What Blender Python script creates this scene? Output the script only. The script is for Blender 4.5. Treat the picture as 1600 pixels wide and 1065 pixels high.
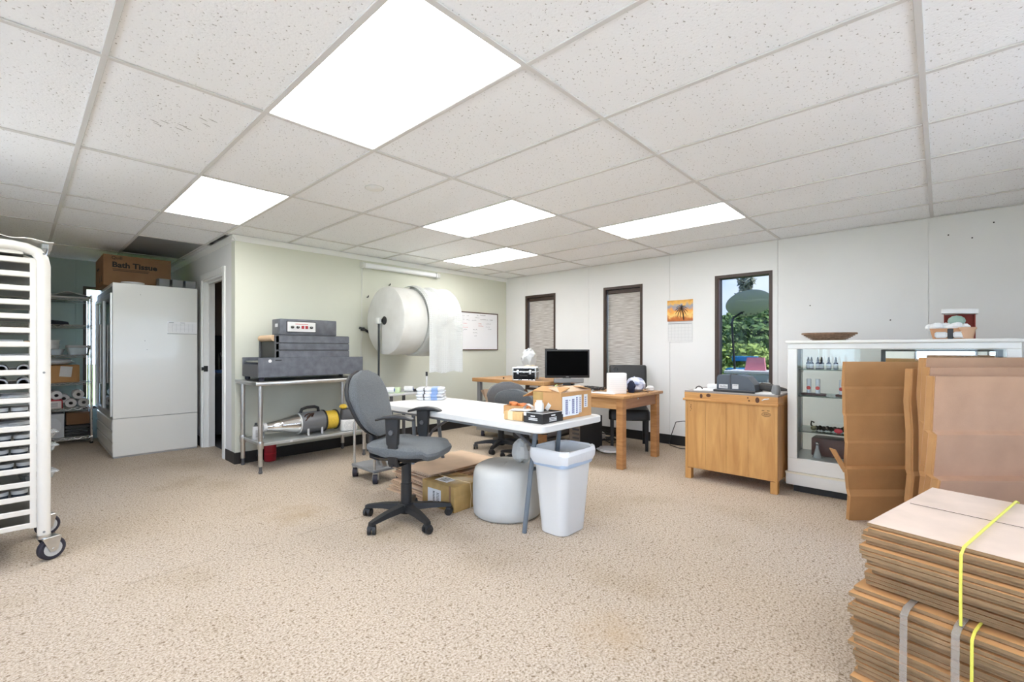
import bpy, bmesh, math, random
from mathutils import Vector, Matrix

for o in list(bpy.data.objects):
    bpy.data.objects.remove(o, do_unlink=True)
SC = bpy.context.scene
COL = SC.collection
R = math.radians
random.seed(7)

# ------------------------------------------------------------------ camera, world, sun, exposure
F_PX, HORIZON, YAW, CAM_H = 719.0, 545.86, 0.75003, 1.2
cd = bpy.data.cameras.new('camera'); cam = bpy.data.objects.new('camera', cd); COL.objects.link(cam)
cd.sensor_width = 36.0; cd.lens = F_PX / 1600.0 * 36.0; cd.clip_start = 0.02
cd.shift_y = (HORIZON - 532.5) / 1600.0
cam.location = (0, 0, CAM_H); cam.rotation_euler = (math.pi / 2, 0, YAW - math.pi / 2)
SC.camera = cam
VS = SC.view_settings
VS.view_transform = 'Standard'; VS.look = 'None'; VS.exposure = 0.86; VS.gamma = 1.0; VS.use_curve_mapping = False
SC.cycles.max_bounces = 14; SC.cycles.diffuse_bounces = 9; SC.cycles.glossy_bounces = 5
SC.cycles.transmission_bounces = 8; SC.cycles.transparent_max_bounces = 12
SC.cycles.sample_clamp_indirect = 8.0; SC.cycles.caustics_reflective = False; SC.cycles.caustics_refractive = False

SKY_STRENGTH, SUN_STRENGTH, LAMP_STRENGTH = 6.5, 22.0, 6.6
w = bpy.data.worlds.new('sky'); SC.world = w; w.use_nodes = True
nt = w.node_tree; nt.nodes.clear()
def wn(t, **k):
    n = nt.nodes.new(t)
    for a, b in k.items(): setattr(n, a, b)
    return n
wo = wn('ShaderNodeOutputWorld'); bg = wn('ShaderNodeBackground'); tc = wn('ShaderNodeTexCoord')
sep = wn('ShaderNodeSeparateXYZ'); ramp = wn('ShaderNodeValToRGB'); no = wn('ShaderNodeTexNoise'); cr = wn('ShaderNodeValToRGB')
mx = wn('ShaderNodeMix', data_type='RGBA')
ramp.color_ramp.elements[0].position = 0.0; ramp.color_ramp.elements[0].color = (0.62, 0.76, 0.95, 1)
ramp.color_ramp.elements[1].position = 0.6; ramp.color_ramp.elements[1].color = (0.16, 0.34, 0.78, 1)
no.inputs['Scale'].default_value = 3.4; no.inputs['Detail'].default_value = 6
cr.color_ramp.elements[0].position = 0.54; cr.color_ramp.elements[0].color = (0, 0, 0, 1)
cr.color_ramp.elements[1].position = 0.8; cr.color_ramp.elements[1].color = (1, 1, 1, 1)
L = nt.links.new
L(tc.outputs['Generated'], sep.inputs[0]); L(sep.outputs['Z'], ramp.inputs[0]); L(tc.outputs['Generated'], no.inputs['Vector'])
L(no.outputs['Fac'], cr.inputs[0]); L(cr.outputs[0], mx.inputs[0]); L(ramp.outputs[0], mx.inputs[6])
mx.inputs[7].default_value = (0.95, 0.96, 1.0, 1)
L(mx.outputs[2], bg.inputs[0]); bg.inputs[1].default_value = SKY_STRENGTH; L(bg.outputs[0], wo.inputs[0])
sd = bpy.data.lights.new('sun', 'SUN'); sun = bpy.data.objects.new('sun', sd); COL.objects.link(sun)
sd.energy = SUN_STRENGTH; sd.angle = R(1.0); sd.color = (1, 0.95, 0.87)
sun.location = (0, -20, 20); sun.rotation_euler = Vector((0.12, 1.0, -1.15)).to_track_quat('-Z', 'Y').to_euler()

# ------------------------------------------------------------------ materials
MATS = {}
def M(name, col, rough=0.5, metal=0.0, var=0.0, scale=8.0, stretch=(1, 1, 1), col2=None, bump=0.0, bscale=None,
      spec=0.5, trans=0.0, ior=1.45, alpha=1.0, emit=None, estr=0.0, detail=4.0, sheen=0.0, coat=0.0, sub=0.0):
    if name in MATS: return MATS[name]
    m = bpy.data.materials.new(name); m.use_nodes = True; MATS[name] = m
    t = m.node_tree; b = t.nodes['Principled BSDF']
    c4 = (*col, 1)
    b.inputs['Base Color'].default_value = c4; b.inputs['Roughness'].default_value = rough
    b.inputs['Metallic'].default_value = metal; b.inputs['Specular IOR Level'].default_value = spec
    b.inputs['Transmission Weight'].default_value = trans; b.inputs['IOR'].default_value = ior
    b.inputs['Alpha'].default_value = alpha; b.inputs['Coat Weight'].default_value = coat
    b.inputs['Sheen Weight'].default_value = sheen
    if emit: b.inputs['Emission Color'].default_value = (*emit, 1); b.inputs['Emission Strength'].default_value = estr
    tx = t.nodes.new('ShaderNodeTexCoord'); mp = t.nodes.new('ShaderNodeMapping')
    mp.inputs['Scale'].default_value = stretch; t.links.new(tx.outputs['Object'], mp.inputs[0])
    if var or col2:
        n = t.nodes.new('ShaderNodeTexNoise'); n.inputs['Scale'].default_value = scale; n.inputs['Detail'].default_value = detail
        t.links.new(mp.outputs[0], n.inputs['Vector'])
        r = t.nodes.new('ShaderNodeValToRGB')
        lo = col2 if col2 else tuple(c * (1 - var) for c in col)
        hi = col if col2 else tuple(min(1, c * (1 + var)) for c in col)
        r.color_ramp.elements[0].position = 0.32; r.color_ramp.elements[0].color = (*lo, 1)
        r.color_ramp.elements[1].position = 0.68; r.color_ramp.elements[1].color = (*hi, 1)
        t.links.new(n.outputs['Fac'], r.inputs[0]); t.links.new(r.outputs[0], b.inputs['Base Color'])
    if bump:
        n2 = t.nodes.new('ShaderNodeTexNoise'); n2.inputs['Scale'].default_value = bscale or scale * 4; n2.inputs['Detail'].default_value = 3
        t.links.new(mp.outputs[0], n2.inputs['Vector'])
        bp = t.nodes.new('ShaderNodeBump'); bp.inputs['Strength'].default_value = bump; bp.inputs['Distance'].default_value = 0.005
        t.links.new(n2.outputs['Fac'], bp.inputs['Height']); t.links.new(bp.outputs[0], b.inputs['Normal'])
    return m

def nodes_of(m):
    t = m.node_tree; return t, t.nodes['Principled BSDF'], t.nodes.new, t.links.new

# carpet: looped beige pile with stains and one seam
def carpet():
    m = M('carpet', (0.6, 0.5, 0.4), rough=0.95, spec=0.1, sheen=0.1)
    t, b, N, K = nodes_of(m)
    tx = N('ShaderNodeTexCoord')
    n1 = N('ShaderNodeTexNoise'); n1.inputs['Scale'].default_value = 105; n1.inputs['Detail'].default_value = 5; n1.inputs['Roughness'].default_value = 0.7
    r1 = N('ShaderNodeValToRGB'); e = r1.color_ramp.elements
    e[0].position = 0.34; e[0].color = (0.16, 0.105, 0.06, 1); e[1].position = 0.66; e[1].color = (0.64, 0.563, 0.472, 1)
    k = e.new(0.47); k.color = (0.45, 0.363, 0.272, 1)
    n2 = N('ShaderNodeTexNoise'); n2.inputs['Scale'].default_value = 1.3; n2.inputs['Detail'].default_value = 5
    r2 = N('ShaderNodeValToRGB'); e = r2.color_ramp.elements
    e[0].position = 0.25; e[0].color = (0.82, 0.78, 0.70, 1); e[1].position = 0.45; e[1].color = (1, 1, 1, 1)
    mu = N('ShaderNodeMix'); mu.data_type = 'RGBA'; mu.blend_type = 'MULTIPLY'; mu.inputs[0].default_value = 1
    K(tx.outputs['Object'], n1.inputs['Vector']); K(tx.outputs['Object'], n2.inputs['Vector'])
    K(n1.outputs['Fac'], r1.inputs[0]); K(n2.outputs['Fac'], r2.inputs[0]); K(r1.outputs[0], mu.inputs[6]); K(r2.outputs[0], mu.inputs[7])
    n5 = N('ShaderNodeTexNoise'); n5.inputs['Scale'].default_value = 46; n5.inputs['Detail'].default_value = 2; K(tx.outputs['Object'], n5.inputs['Vector'])
    r5 = N('ShaderNodeValToRGB'); e = r5.color_ramp.elements; e[0].position = 0.60; e[0].color = (1.04, 1.04, 1.04, 1); e[1].position = 0.70; e[1].color = (.56, .50, .42, 1); K(n5.outputs['Fac'], r5.inputs[0])
    mf = N('ShaderNodeMix'); mf.data_type = 'RGBA'; mf.blend_type = 'MULTIPLY'; mf.inputs[0].default_value = 1; K(mu.outputs[2], mf.inputs[6]); K(r5.outputs[0], mf.inputs[7]); mu = mf
    # seam in the carpet along y = 3.045
    sp = N('ShaderNodeSeparateXYZ'); K(tx.outputs['Object'], sp.inputs[0])
    s1 = N('ShaderNodeMath'); s1.operation = 'SUBTRACT'; K(sp.outputs['Y'], s1.inputs[0]); s1.inputs[1].default_value = 3.045
    s2 = N('ShaderNodeMath'); s2.operation = 'ABSOLUTE'; K(s1.outputs[0], s2.inputs[0])
    s3 = N('ShaderNodeMath'); s3.operation = 'LESS_THAN'; K(s2.outputs[0], s3.inputs[0]); s3.inputs[1].default_value = 0.006
    n3 = N('ShaderNodeTexNoise'); n3.inputs['Scale'].default_value = 4.0; K(tx.outputs['Object'], n3.inputs['Vector'])
    r3 = N('ShaderNodeValToRGB'); r3.color_ramp.elements[0].position = 0.45; r3.color_ramp.elements[1].position = 0.62; K(n3.outputs['Fac'], r3.inputs[0])
    s4 = N('ShaderNodeMath'); s4.operation = 'MULTIPLY'; K(s3.outputs[0], s4.inputs[0]); K(r3.outputs[0], s4.inputs[1])
    s5 = N('ShaderNodeMath'); s5.operation = 'MULTIPLY'; K(s4.outputs[0], s5.inputs[0]); s5.inputs[1].default_value = 0.55
    mm = N('ShaderNodeMix'); mm.data_type = 'RGBA'; K(s5.outputs[0], mm.inputs[0]); K(mu.outputs[2], mm.inputs[6]); mm.inputs[7].default_value = (0.2, 0.15, 0.1, 1)
    last = mm.outputs[2]
    for (sx_, sy_, sr, sc, sf) in ((1.40, 3.43, .34, (.36, .25, .13), .55), (1.72, 1.02, .26, (.42, .29, .16), .5), (1.62, 2.70, .30, (.40, .30, .18), .35), (1.95, 2.2, .22, (.33, .25, .18), .3)):
        ds = N('ShaderNodeVectorMath'); ds.operation = 'DISTANCE'; K(tx.outputs['Object'], ds.inputs[0]); ds.inputs[1].default_value = (sx_, sy_, 0)
        nn = N('ShaderNodeTexNoise'); nn.inputs['Scale'].default_value = 9; nn.inputs['Detail'].default_value = 4; K(tx.outputs['Object'], nn.inputs['Vector'])
        m1 = N('ShaderNodeMath'); m1.operation = 'MULTIPLY_ADD'; K(nn.outputs['Fac'], m1.inputs[0]); m1.inputs[1].default_value = sr * 1.3; K(ds.outputs['Value'], m1.inputs[2])
        m2 = N('ShaderNodeMapRange'); m2.inputs[1].default_value = sr * .55; m2.inputs[2].default_value = sr * 1.45; m2.inputs[3].default_value = sf; m2.inputs[4].default_value = 0; K(m1.outputs[0], m2.inputs[0])
        m3 = N('ShaderNodeMix'); m3.data_type = 'RGBA'; K(m2.outputs[0], m3.inputs[0]); K(last, m3.inputs[6]); m3.inputs[7].default_value = (*sc, 1); last = m3.outputs[2]
    K(last, b.inputs['Base Color'])
    bp = N('ShaderNodeBump'); bp.inputs['Strength'].default_value = 0.65; bp.inputs['Distance'].default_value = 0.01
    K(n1.outputs['Fac'], bp.inputs['Height']); K(bp.outputs[0], b.inputs['Normal'])
    return m

def tile_mat():
    m = M('ceiling_tile', (0.84, 0.83, 0.8), rough=0.9, spec=0.15)
    t, b, N, K = nodes_of(m)
    tx = N('ShaderNodeTexCoord'); oi = N('ShaderNodeObjectInfo')
    ad = N('ShaderNodeVectorMath'); ad.operation = 'ADD'; K(tx.outputs['Object'], ad.inputs[0]); K(oi.outputs['Location'], ad.inputs[1])
    v = N('ShaderNodeTexNoise'); v.inputs['Scale'].default_value = 85; v.inputs['Detail'].default_value = 2
    K(ad.outputs[0], v.inputs['Vector'])
    r = N('ShaderNodeValToRGB'); e = r.color_ramp.elements
    e[0].position = 0.28; e[0].color = (0.40, 0.39, 0.37, 1); e[1].position = 0.345; e[1].color = (0.925, 0.94, 0.955, 1)
    K(v.outputs['Fac'], r.inputs[0])
    K(r.outputs[0], b.inputs['Base Color'])
    bp = N('ShaderNodeBump'); bp.inputs['Strength'].default_value = 0.5; bp.inputs['Distance'].default_value = 0.004
    K(v.outputs['Fac'], bp.inputs['Height']); K(bp.outputs[0], b.inputs['Normal'])
    return m

def wood(name, c1, c2, rough=0.4, stretch=(1, 1, 14), scale=2.2):
    m = M(name, c1, rough=rough, spec=0.4)
    t, b, N, K = nodes_of(m)
    tx = N('ShaderNodeTexCoord'); mp = N('ShaderNodeMapping'); mp.inputs['Scale'].default_value = stretch
    K(tx.outputs['Object'], mp.inputs[0])
    n = N('ShaderNodeTexNoise'); n.inputs['Scale'].default_value = scale; n.inputs['Detail'].default_value = 8; n.inputs['Distortion'].default_value = 1.6
    K(mp.outputs[0], n.inputs['Vector'])
    r = N('ShaderNodeValToRGB'); e = r.color_ramp.elements
    e[0].position = 0.3; e[0].color = (*c2, 1); e[1].position = 0.68; e[1].color = (*c1, 1)
    K(n.outputs['Fac'], r.inputs[0]); K(r.outputs[0], b.inputs['Base Color'])
    return m

def fabric(name, c1, c2, s=260):
    return M(name, c1, rough=0.95, col2=c2, scale=s, detail=2, bump=0.35, bscale=s, spec=0.15, sheen=0.15)

def bubble_mat():
    m = M('bubble_wrap', (0.95, 0.96, 0.94), rough=0.3, spec=0.5)
    t, b, N, K = nodes_of(m)
    tx = N('ShaderNodeTexCoord'); v = N('ShaderNodeTexVoronoi'); v.inputs['Scale'].default_value = 42; v.inputs['Randomness'].default_value = 0.15
    K(tx.outputs['Object'], v.inputs['Vector'])
    bp = N('ShaderNodeBump'); bp.inputs['Strength'].default_value = 0.7; bp.inputs['Distance'].default_value = 0.008; bp.invert = True
    K(v.outputs['Distance'], bp.inputs['Height']); K(bp.outputs[0], b.inputs['Normal'])
    return m

def cardboard(name, c, ribs=0.0):
    m = M(name, c, rough=0.8, spec=0.2, var=0.08, scale=5, bump=0.12, bscale=160)
    return m

CARPET = carpet(); TILE = tile_mat()
TEE = M('tee_white', (0.68, 0.67, 0.655), rough=0.5)
WALLW = M('wall_white', (0.775, 0.77, 0.76), rough=0.7, var=0.02, scale=1.5, bump=0.05, bscale=300)
WALLG = M('wall_green', (0.655, 0.66, 0.565), rough=0.75, var=0.02, scale=1.2, bump=0.06, bscale=250)
WALLT = M('wall_teal', (0.31, 0.365, 0.335), rough=0.7, var=0.03, scale=1.2)
TRIMW = M('trim_white', (0.84, 0.84, 0.82), rough=0.4)
BASEB = M('rubber_black', (0.018, 0.017, 0.017), rough=0.5)
FRAMEB = M('frame_brown', (0.055, 0.033, 0.024), rough=0.45)
FRAMER = M('frame_redbrown', (0.17, 0.07, 0.045), rough=0.4)
def thin(name, tint, solid=0.0, scol=(.9, .9, .9), rough=0.0, ior=1.45):
    """thin clear sheet: lets light straight through, reflects by Fresnel; 'solid' adds a milky share"""
    m = bpy.data.materials.new(name); m.use_nodes = True; MATS[name] = m
    t = m.node_tree; b = t.nodes['Principled BSDF']; N = t.nodes.new; K = t.links.new
    b.inputs['Base Color'].default_value = (*scol, 1); b.inputs['Roughness'].default_value = max(rough, .25)
    tr = N('ShaderNodeBsdfTransparent'); tr.inputs[0].default_value = (*tint, 1)
    gl = N('ShaderNodeBsdfGlossy'); gl.inputs['Roughness'].default_value = rough
    fr = N('ShaderNodeFresnel'); fr.inputs[0].default_value = ior
    m1 = N('ShaderNodeMixShader'); K(fr.outputs[0], m1.inputs[0]); K(tr.outputs[0], m1.inputs[1]); K(gl.outputs[0], m1.inputs[2])
    m2 = N('ShaderNodeMixShader'); m2.inputs[0].default_value = solid; K(m1.outputs[0], m2.inputs[1]); K(b.outputs[0], m2.inputs[2])
    K(m2.outputs[0], t.nodes['Material Output'].inputs[0]); return m
GLASS = thin('glass', (.97, .985, .98))
GLASSC = thin('case_glass', (.97, .99, .98), ior=1.3)
GLASSE = thin('glass_shelf', (.78, .9, .87), .12, (.3, .5, .45))
CLEARP = thin('clear_plastic', (.93, .95, .96), .28, (.85, .88, .9), .1)
WHITEP = M('white_plastic', (0.70, 0.70, 0.68), rough=0.35)
WHITEE = M('white_enamel', (0.76, 0.755, 0.72), rough=0.3, coat=0.2)
WHITEM = M('white_metal', (0.72, 0.695, 0.645), rough=0.4)
PAPER = M('paper_white', (0.72, 0.72, 0.715), rough=0.8)
STEEL = M('stainless', (0.62, 0.62, 0.61), rough=0.28, metal=1.0, var=0.05, scale=30)
CHROME = M('chrome', (0.8, 0.8, 0.8), rough=0.12, metal=1.0)
ALU = M('aluminium', (0.5, 0.5, 0.49), rough=0.38, metal=1.0)
BLACKP = M('black_plastic', (0.02, 0.02, 0.021), rough=0.42)
BLACKG = M('black_gloss', (0.006, 0.006, 0.007), rough=0.12)
BLACKR = M('black_rubber', (0.025, 0.023, 0.035), rough=0.6)
GREYHAM = M('grey_hammered', (0.12, 0.127, 0.145), rough=0.42, var=0.2, scale=14, bump=0.2, bscale=120)
GREYD = M('grey_dark', (0.09, 0.09, 0.095), rough=0.5)
GREYM = M('grey_mid', (0.23, 0.235, 0.24), rough=0.45)
GREYL = M('grey_light', (0.5, 0.5, 0.5), rough=0.5)
BLUEGREY = M('leg_bluegrey', (0.13, 0.15, 0.17), rough=0.4)
FAB1 = fabric('fabric_grey', (0.155, 0.165, 0.17), (0.085, 0.092, 0.097))
FAB2 = fabric('fabric_greybrown', (0.2, 0.2, 0.2), (0.13, 0.13, 0.135))
LEATHER = M('leather_black', (0.026, 0.026, 0.026), rough=0.3, bump=0.25, bscale=140)
OAK = wood('oak', (0.52, 0.27, 0.11), (0.36, 0.165, 0.06), stretch=(1.2, 1.2, 9))
OAKY = wood('oak_long', (0.56, 0.32, 0.14), (0.42, 0.21, 0.08), stretch=(14, 1.2, 14))
PINE = wood('pine', (0.66, 0.37, 0.135), (0.49, 0.24, 0.075), rough=0.45, stretch=(6, 6, 0.8), scale=1.7)
PINEH = wood('pine_rail', (0.62, 0.33, 0.115), (0.46, 0.22, 0.07), rough=0.45, stretch=(10, 0.9, 12), scale=2)
KNOT = M('pine_knot', (0.10, 0.04, 0.018), rough=0.6)
CARD = cardboard('cardboard', (0.51, 0.285, 0.125))
CARDL = cardboard('cardboard_light', (0.62, 0.455, 0.32))
CARDB = cardboard('cardboard_light_cast', (0.50, 0.30, 0.19))  # rosy cast of the light on these cartons is put into the colour
CARDP = cardboard('cardboard_pale', (0.63, 0.51, 0.425))
CARDD = cardboard('cardboard_dark', (0.27, 0.15, 0.08))  # shade on the tissue carton is worked into this darker brown
CARDE = M('cardboard_edge', (0.34, 0.215, 0.115), rough=0.95, col2=(0.20, 0.135, 0.07), scale=14, stretch=(1, 1, 3))
TAPE = M('packing_tape', (0.42, 0.27, 0.10), rough=0.22, var=0.15, scale=12, coat=0.4)
RED = M('red', (0.38, 0.018, 0.03), rough=0.4)
REDB = M('red_bright', (0.65, 0.03, 0.05), rough=0.35)
YELLOW = M('yellow', (0.78, 0.53, 0.06), rough=0.5, var=0.08, scale=60)
BLUE = M('blue', (0.03, 0.12, 0.4), rough=0.5)
BLUEL = M('blue_light', (0.24, 0.36, 0.62), rough=0.5)
NAVY = M('navy_glass', (0.012, 0.012, 0.06), rough=0.1, coat=0.4)
ORANGE = M('orange', (0.6, 0.18, 0.04), rough=0.5)
GREENP = M('green_paper', (0.45, 0.62, 0.28), rough=0.7)
MINT = M('mint_paper', (0.62, 0.72, 0.5), rough=0.7)
MAROON = M('maroon', (0.1, 0.045, 0.045), rough=0.5)
TAN = M('tan_roll', (0.66, 0.46, 0.29), rough=0.6)
INK = M('ink_black', (0.02, 0.018, 0.016), rough=0.7)
INKB = M('ink_brown', (0.05, 0.022, 0.012), rough=0.7)
INKG = M('ink_grey', (0.25, 0.25, 0.27), rough=0.7)
INKBL = M('ink_blue', (0.1, 0.12, 0.36), rough=0.7)
INKR = M('ink_red', (0.6, 0.12, 0.1), rough=0.7)
BUBBLE = bubble_mat(); BUBBLE.node_tree.nodes['Principled BSDF'].inputs['Base Color'].default_value = (.62, .63, .61, 1)
FOAM = M('foam', (0.55, 0.545, 0.515), rough=0.75, var=0.03, scale=5, bump=0.15, bscale=60)
FOAMD = M('foam_marked', (0.62, 0.61, 0.57), rough=0.75, col2=(0.72, 0.715, 0.68), scale=4, bump=0.15, bscale=60)
BAGW = M('bag_plastic', (0.70, 0.705, 0.70), rough=0.3, bump=0.6, bscale=25)
WICKER = M('wicker', (0.2, 0.12, 0.075), rough=0.8, var=0.3, scale=60)
TERRA = M('terracotta', (0.50, 0.27, 0.15), rough=0.8, var=0.1, scale=20)
SHADE = None
MIRROR = M('mirror', (0.86, 0.88, 0.88), rough=0.02, metal=1.0)
LEAF1 = M('leaf_green', (0.13, 0.21, 0.06), rough=0.7, var=0.4, scale=1.5)
LEAF2 = M('leaf_yellowgreen', (0.33, 0.43, 0.10), rough=0.7, var=0.3, scale=1.5)
LEAF3 = M('leaf_grey', (0.36, 0.38, 0.30), rough=0.8, var=0.3, scale=2)
BARK = M('bark', (0.10, 0.07, 0.05), rough=0.9, var=0.3, scale=15)
GRASS = M('grass_ground', (0.16, 0.22, 0.06), rough=0.95, var=0.3, scale=3)
MESHG = M('dish_grey', (0.52, 0.53, 0.57), rough=0.6, var=0.08, scale=120)
PINK = M('pink_foam', (0.72, 0.26, 0.33), rough=0.7)
CREAM = M('cream', (0.78, 0.72, 0.58), rough=0.6)
def shade_mat():
    m = M('woven_shade', (0.6, 0.55, 0.5), rough=0.9, spec=0.1)
    t, b, N, K = nodes_of(m)
    tx = N('ShaderNodeTexCoord'); mp = N('ShaderNodeMapping'); mp.inputs['Scale'].default_value = (1, 3, 60)
    K(tx.outputs['Object'], mp.inputs[0]); n = N('ShaderNodeTexNoise'); n.inputs['Scale'].default_value = 2.0; n.inputs['Detail'].default_value = 5
    K(mp.outputs[0], n.inputs['Vector']); r = N('ShaderNodeValToRGB'); e = r.color_ramp.elements
    e[0].position = 0.3; e[0].color = (0.42, 0.36, 0.32, 1); e[1].position = 0.65; e[1].color = (0.76, 0.72, 0.68, 1)
    K(n.outputs['Fac'], r.inputs[0]); K(r.outputs[0], b.inputs['Base Color'])
    tr = N('ShaderNodeBsdfTranslucent'); K(r.outputs[0], tr.inputs[0]); ms = N('ShaderNodeMixShader'); ms.inputs[0].default_value = 0.25
    K(b.outputs[0], ms.inputs[1]); K(tr.outputs[0], ms.inputs[2]); K(ms.outputs[0], t.nodes['Material Output'].inputs[0])
    return m
SHADE = shade_mat()
LAMPM = M('lamp_diffuser', (0.9, 0.9, 0.9), rough=0.5, emit=(0.98, 0.985, 0.985), estr=LAMP_STRENGTH)
TUBEM = M('tube_lens', (0.85, 0.86, 0.87), rough=0.3, trans=0.0)

# ------------------------------------------------------------------ mesh helpers
class G:
    def __init__(s): s.bm = bmesh.new()
    def box(s, x0, x1, y0, y1, z0, z1, b=0.0, seg=1):
        ps = [(x0, y0, z0), (x1, y0, z0), (x1, y1, z0), (x0, y1, z0), (x0, y0, z1), (x1, y0, z1), (x1, y1, z1), (x0, y1, z1)]
        v = [s.bm.verts.new(p) for p in ps]
        fs = [s.bm.faces.new([v[i] for i in f]) for f in ((0, 3, 2, 1), (4, 5, 6, 7), (0, 1, 5, 4), (1, 2, 6, 5), (2, 3, 7, 6), (3, 0, 4, 7))]
        if b:
            es = list({e for f in fs for e in f.edges})
            bmesh.ops.bevel(s.bm, geom=es, offset=b, segments=seg, affect='EDGES', profile=0.5)
        return s
    def loft(s, rings, cap=True, closed=False):
        vs = [[s.bm.verts.new(p) for p in r] for r in rings]
        n = len(vs[0])
        prs = list(zip(vs, vs[1:])) + ([(vs[-1], vs[0])] if closed else [])
        for a, b in prs:
            for i in range(n):
                j = (i + 1) % n
                try: s.bm.faces.new((a[i], a[j], b[j], b[i]))
                except ValueError: pass
        if cap and not closed:
            s.bm.faces.new(list(reversed(vs[0]))); s.bm.faces.new(vs[-1])
        return s
    def cyl(s, p0, p1, r0, r1=None, n=16, cap=True):
        return s.tube([p0, p1], [r0, r0 if r1 is None else r1], n, cap)
    def tube(s, pts, r, n=8, cap=True, flat=None):
        pts = [Vector(p) for p in pts]; k = len(pts)
        rs = r if isinstance(r, (list, tuple)) else [r] * k
        d = [(pts[min(i + 1, k - 1)] - pts[max(i - 1, 0)]).normalized() for i in range(k)]
        up = Vector((0, 0, 1)) if abs(d[0].z) < 0.9 else Vector((0, 1, 0))
        u = (up - d[0] * up.dot(d[0])).normalized(); rings = []
        for i in range(k):
            u = (u - d[i] * u.dot(d[i])).normalized(); v = d[i].cross(u)
            fx, fy = flat if flat else (1, 1)
            rings.append([pts[i] + (u * math.cos(2 * math.pi * (q + .5) / n) * fx + v * math.sin(2 * math.pi * (q + .5) / n) * fy) * rs[i] for q in range(n)])
        return s.loft(rings, cap)
    def lathe(s, prof, n=24, o=(0, 0, 0), ax='Z', sy=1.0):
        rings = []
        for r, z in prof:
            r = max(r, 1e-4); rg = []
            for q in range(n):
                a = 2 * math.pi * q / n; x, y = r * math.cos(a), r * math.sin(a) * sy
                p = (x, y, z) if ax == 'Z' else ((z, x, y) if ax == 'X' else (y, z, x))
                rg.append((p[0] + o[0], p[1] + o[1], p[2] + o[2]))
            rings.append(rg)
        return s.loft(rings, True)
    def sph(s, c, r, sx=1, sy=1, sz=1, n=16, m=10):
        return s.loft([[(c[0] + r * sx * math.sin(math.pi * (i + .02) / (m + .04)) * math.cos(2 * math.pi * q / n),
                         c[1] + r * sy * math.sin(math.pi * (i + .02) / (m + .04)) * math.sin(2 * math.pi * q / n),
                         c[2] - r * sz * math.cos(math.pi * (i + .02) / (m + .04))) for q in range(n)] for i in range(m + 1)])
    def prism(s, poly, ax, a, b):
        f = {'X': lambda p, t: (t, p[0], p[1]), 'Y': lambda p, t: (p[0], t, p[1]), 'Z': lambda p, t: (p[0], p[1], t)}[ax]
        return s.loft([[f(p, a) for p in poly], [f(p, b) for p in poly]])
    def sheet(s, fn, nu, nv, th):
        A = [[Vector(fn(i / nu, j / nv)) for j in range(nv + 1)] for i in range(nu + 1)]
        def nor(i, j):
            a = A[min(i + 1, nu)][j] - A[max(i - 1, 0)][j]; b = A[i][min(j + 1, nv)] - A[i][max(j - 1, 0)]
            return a.cross(b).normalized()
        T = [[s.bm.verts.new(A[i][j] + nor(i, j) * th / 2) for j in range(nv + 1)] for i in range(nu + 1)]
        U = [[s.bm.verts.new(A[i][j] - nor(i, j) * th / 2) for j in range(nv + 1)] for i in range(nu + 1)]
        for i in range(nu):
            for j in range(nv):
                s.bm.faces.new((T[i][j], T[i + 1][j], T[i + 1][j + 1], T[i][j + 1]))
                s.bm.faces.new((U[i][j + 1], U[i + 1][j + 1], U[i + 1][j], U[i][j]))
        for i in range(nu):
            s.bm.faces.new((T[i + 1][0], T[i][0], U[i][0], U[i + 1][0])); s.bm.faces.new((T[i][nv], T[i + 1][nv], U[i + 1][nv], U[i][nv]))
        for j in range(nv):
            s.bm.faces.new((T[0][j], T[0][j + 1], U[0][j + 1], U[0][j])); s.bm.faces.new((T[nu][j + 1], T[nu][j], U[nu][j], U[nu][j + 1]))
        return s
    def xf(s, m): bmesh.ops.transform(s.bm, matrix=m, verts=s.bm.verts); return s
    def mv(s, x, y, z): return s.xf(Matrix.Translation((x, y, z)))
    def rot(s, a, ax='Z', c=(0, 0, 0)): return s.xf(Matrix.Translation(c) @ Matrix.Rotation(a, 4, ax) @ Matrix.Translation([-q for q in c]))
    def jitter(s, a):
        for v in s.bm.verts: v.co += Vector((random.uniform(-a, a), random.uniform(-a, a), random.uniform(-a, a)))
        return s
    def ob(s, name, mat, par=None, ang=35, kind=None):
        bmesh.ops.recalc_face_normals(s.bm, faces=s.bm.faces)
        me = bpy.data.meshes.new(name); s.bm.to_mesh(me); s.bm.free()
        for m_ in (mat if isinstance(mat, (list, tuple)) else [mat]): me.materials.append(m_)
        me.shade_smooth(); me.set_sharp_from_angle(angle=R(ang))
        o = bpy.data.objects.new(name, me); COL.objects.link(o)
        if par: o.parent = par
        if kind: o['kind'] = kind
        return o

def rr(cx, cy, w_, d_, r, n=5):
    pts = []
    r = min(r, w_ / 2 - 1e-4, d_ / 2 - 1e-4)
    for sx, sy, a0 in ((1, 1, 0), (-1, 1, 90), (-1, -1, 180), (1, -1, 270)):
        for k in range(n + 1):
            a = R(a0 + 90 * k / n); pts.append((cx + sx * (w_ / 2 - r) + r * math.cos(a), cy + sy * (d_ / 2 - r) + r * math.sin(a)))
    return pts

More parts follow.
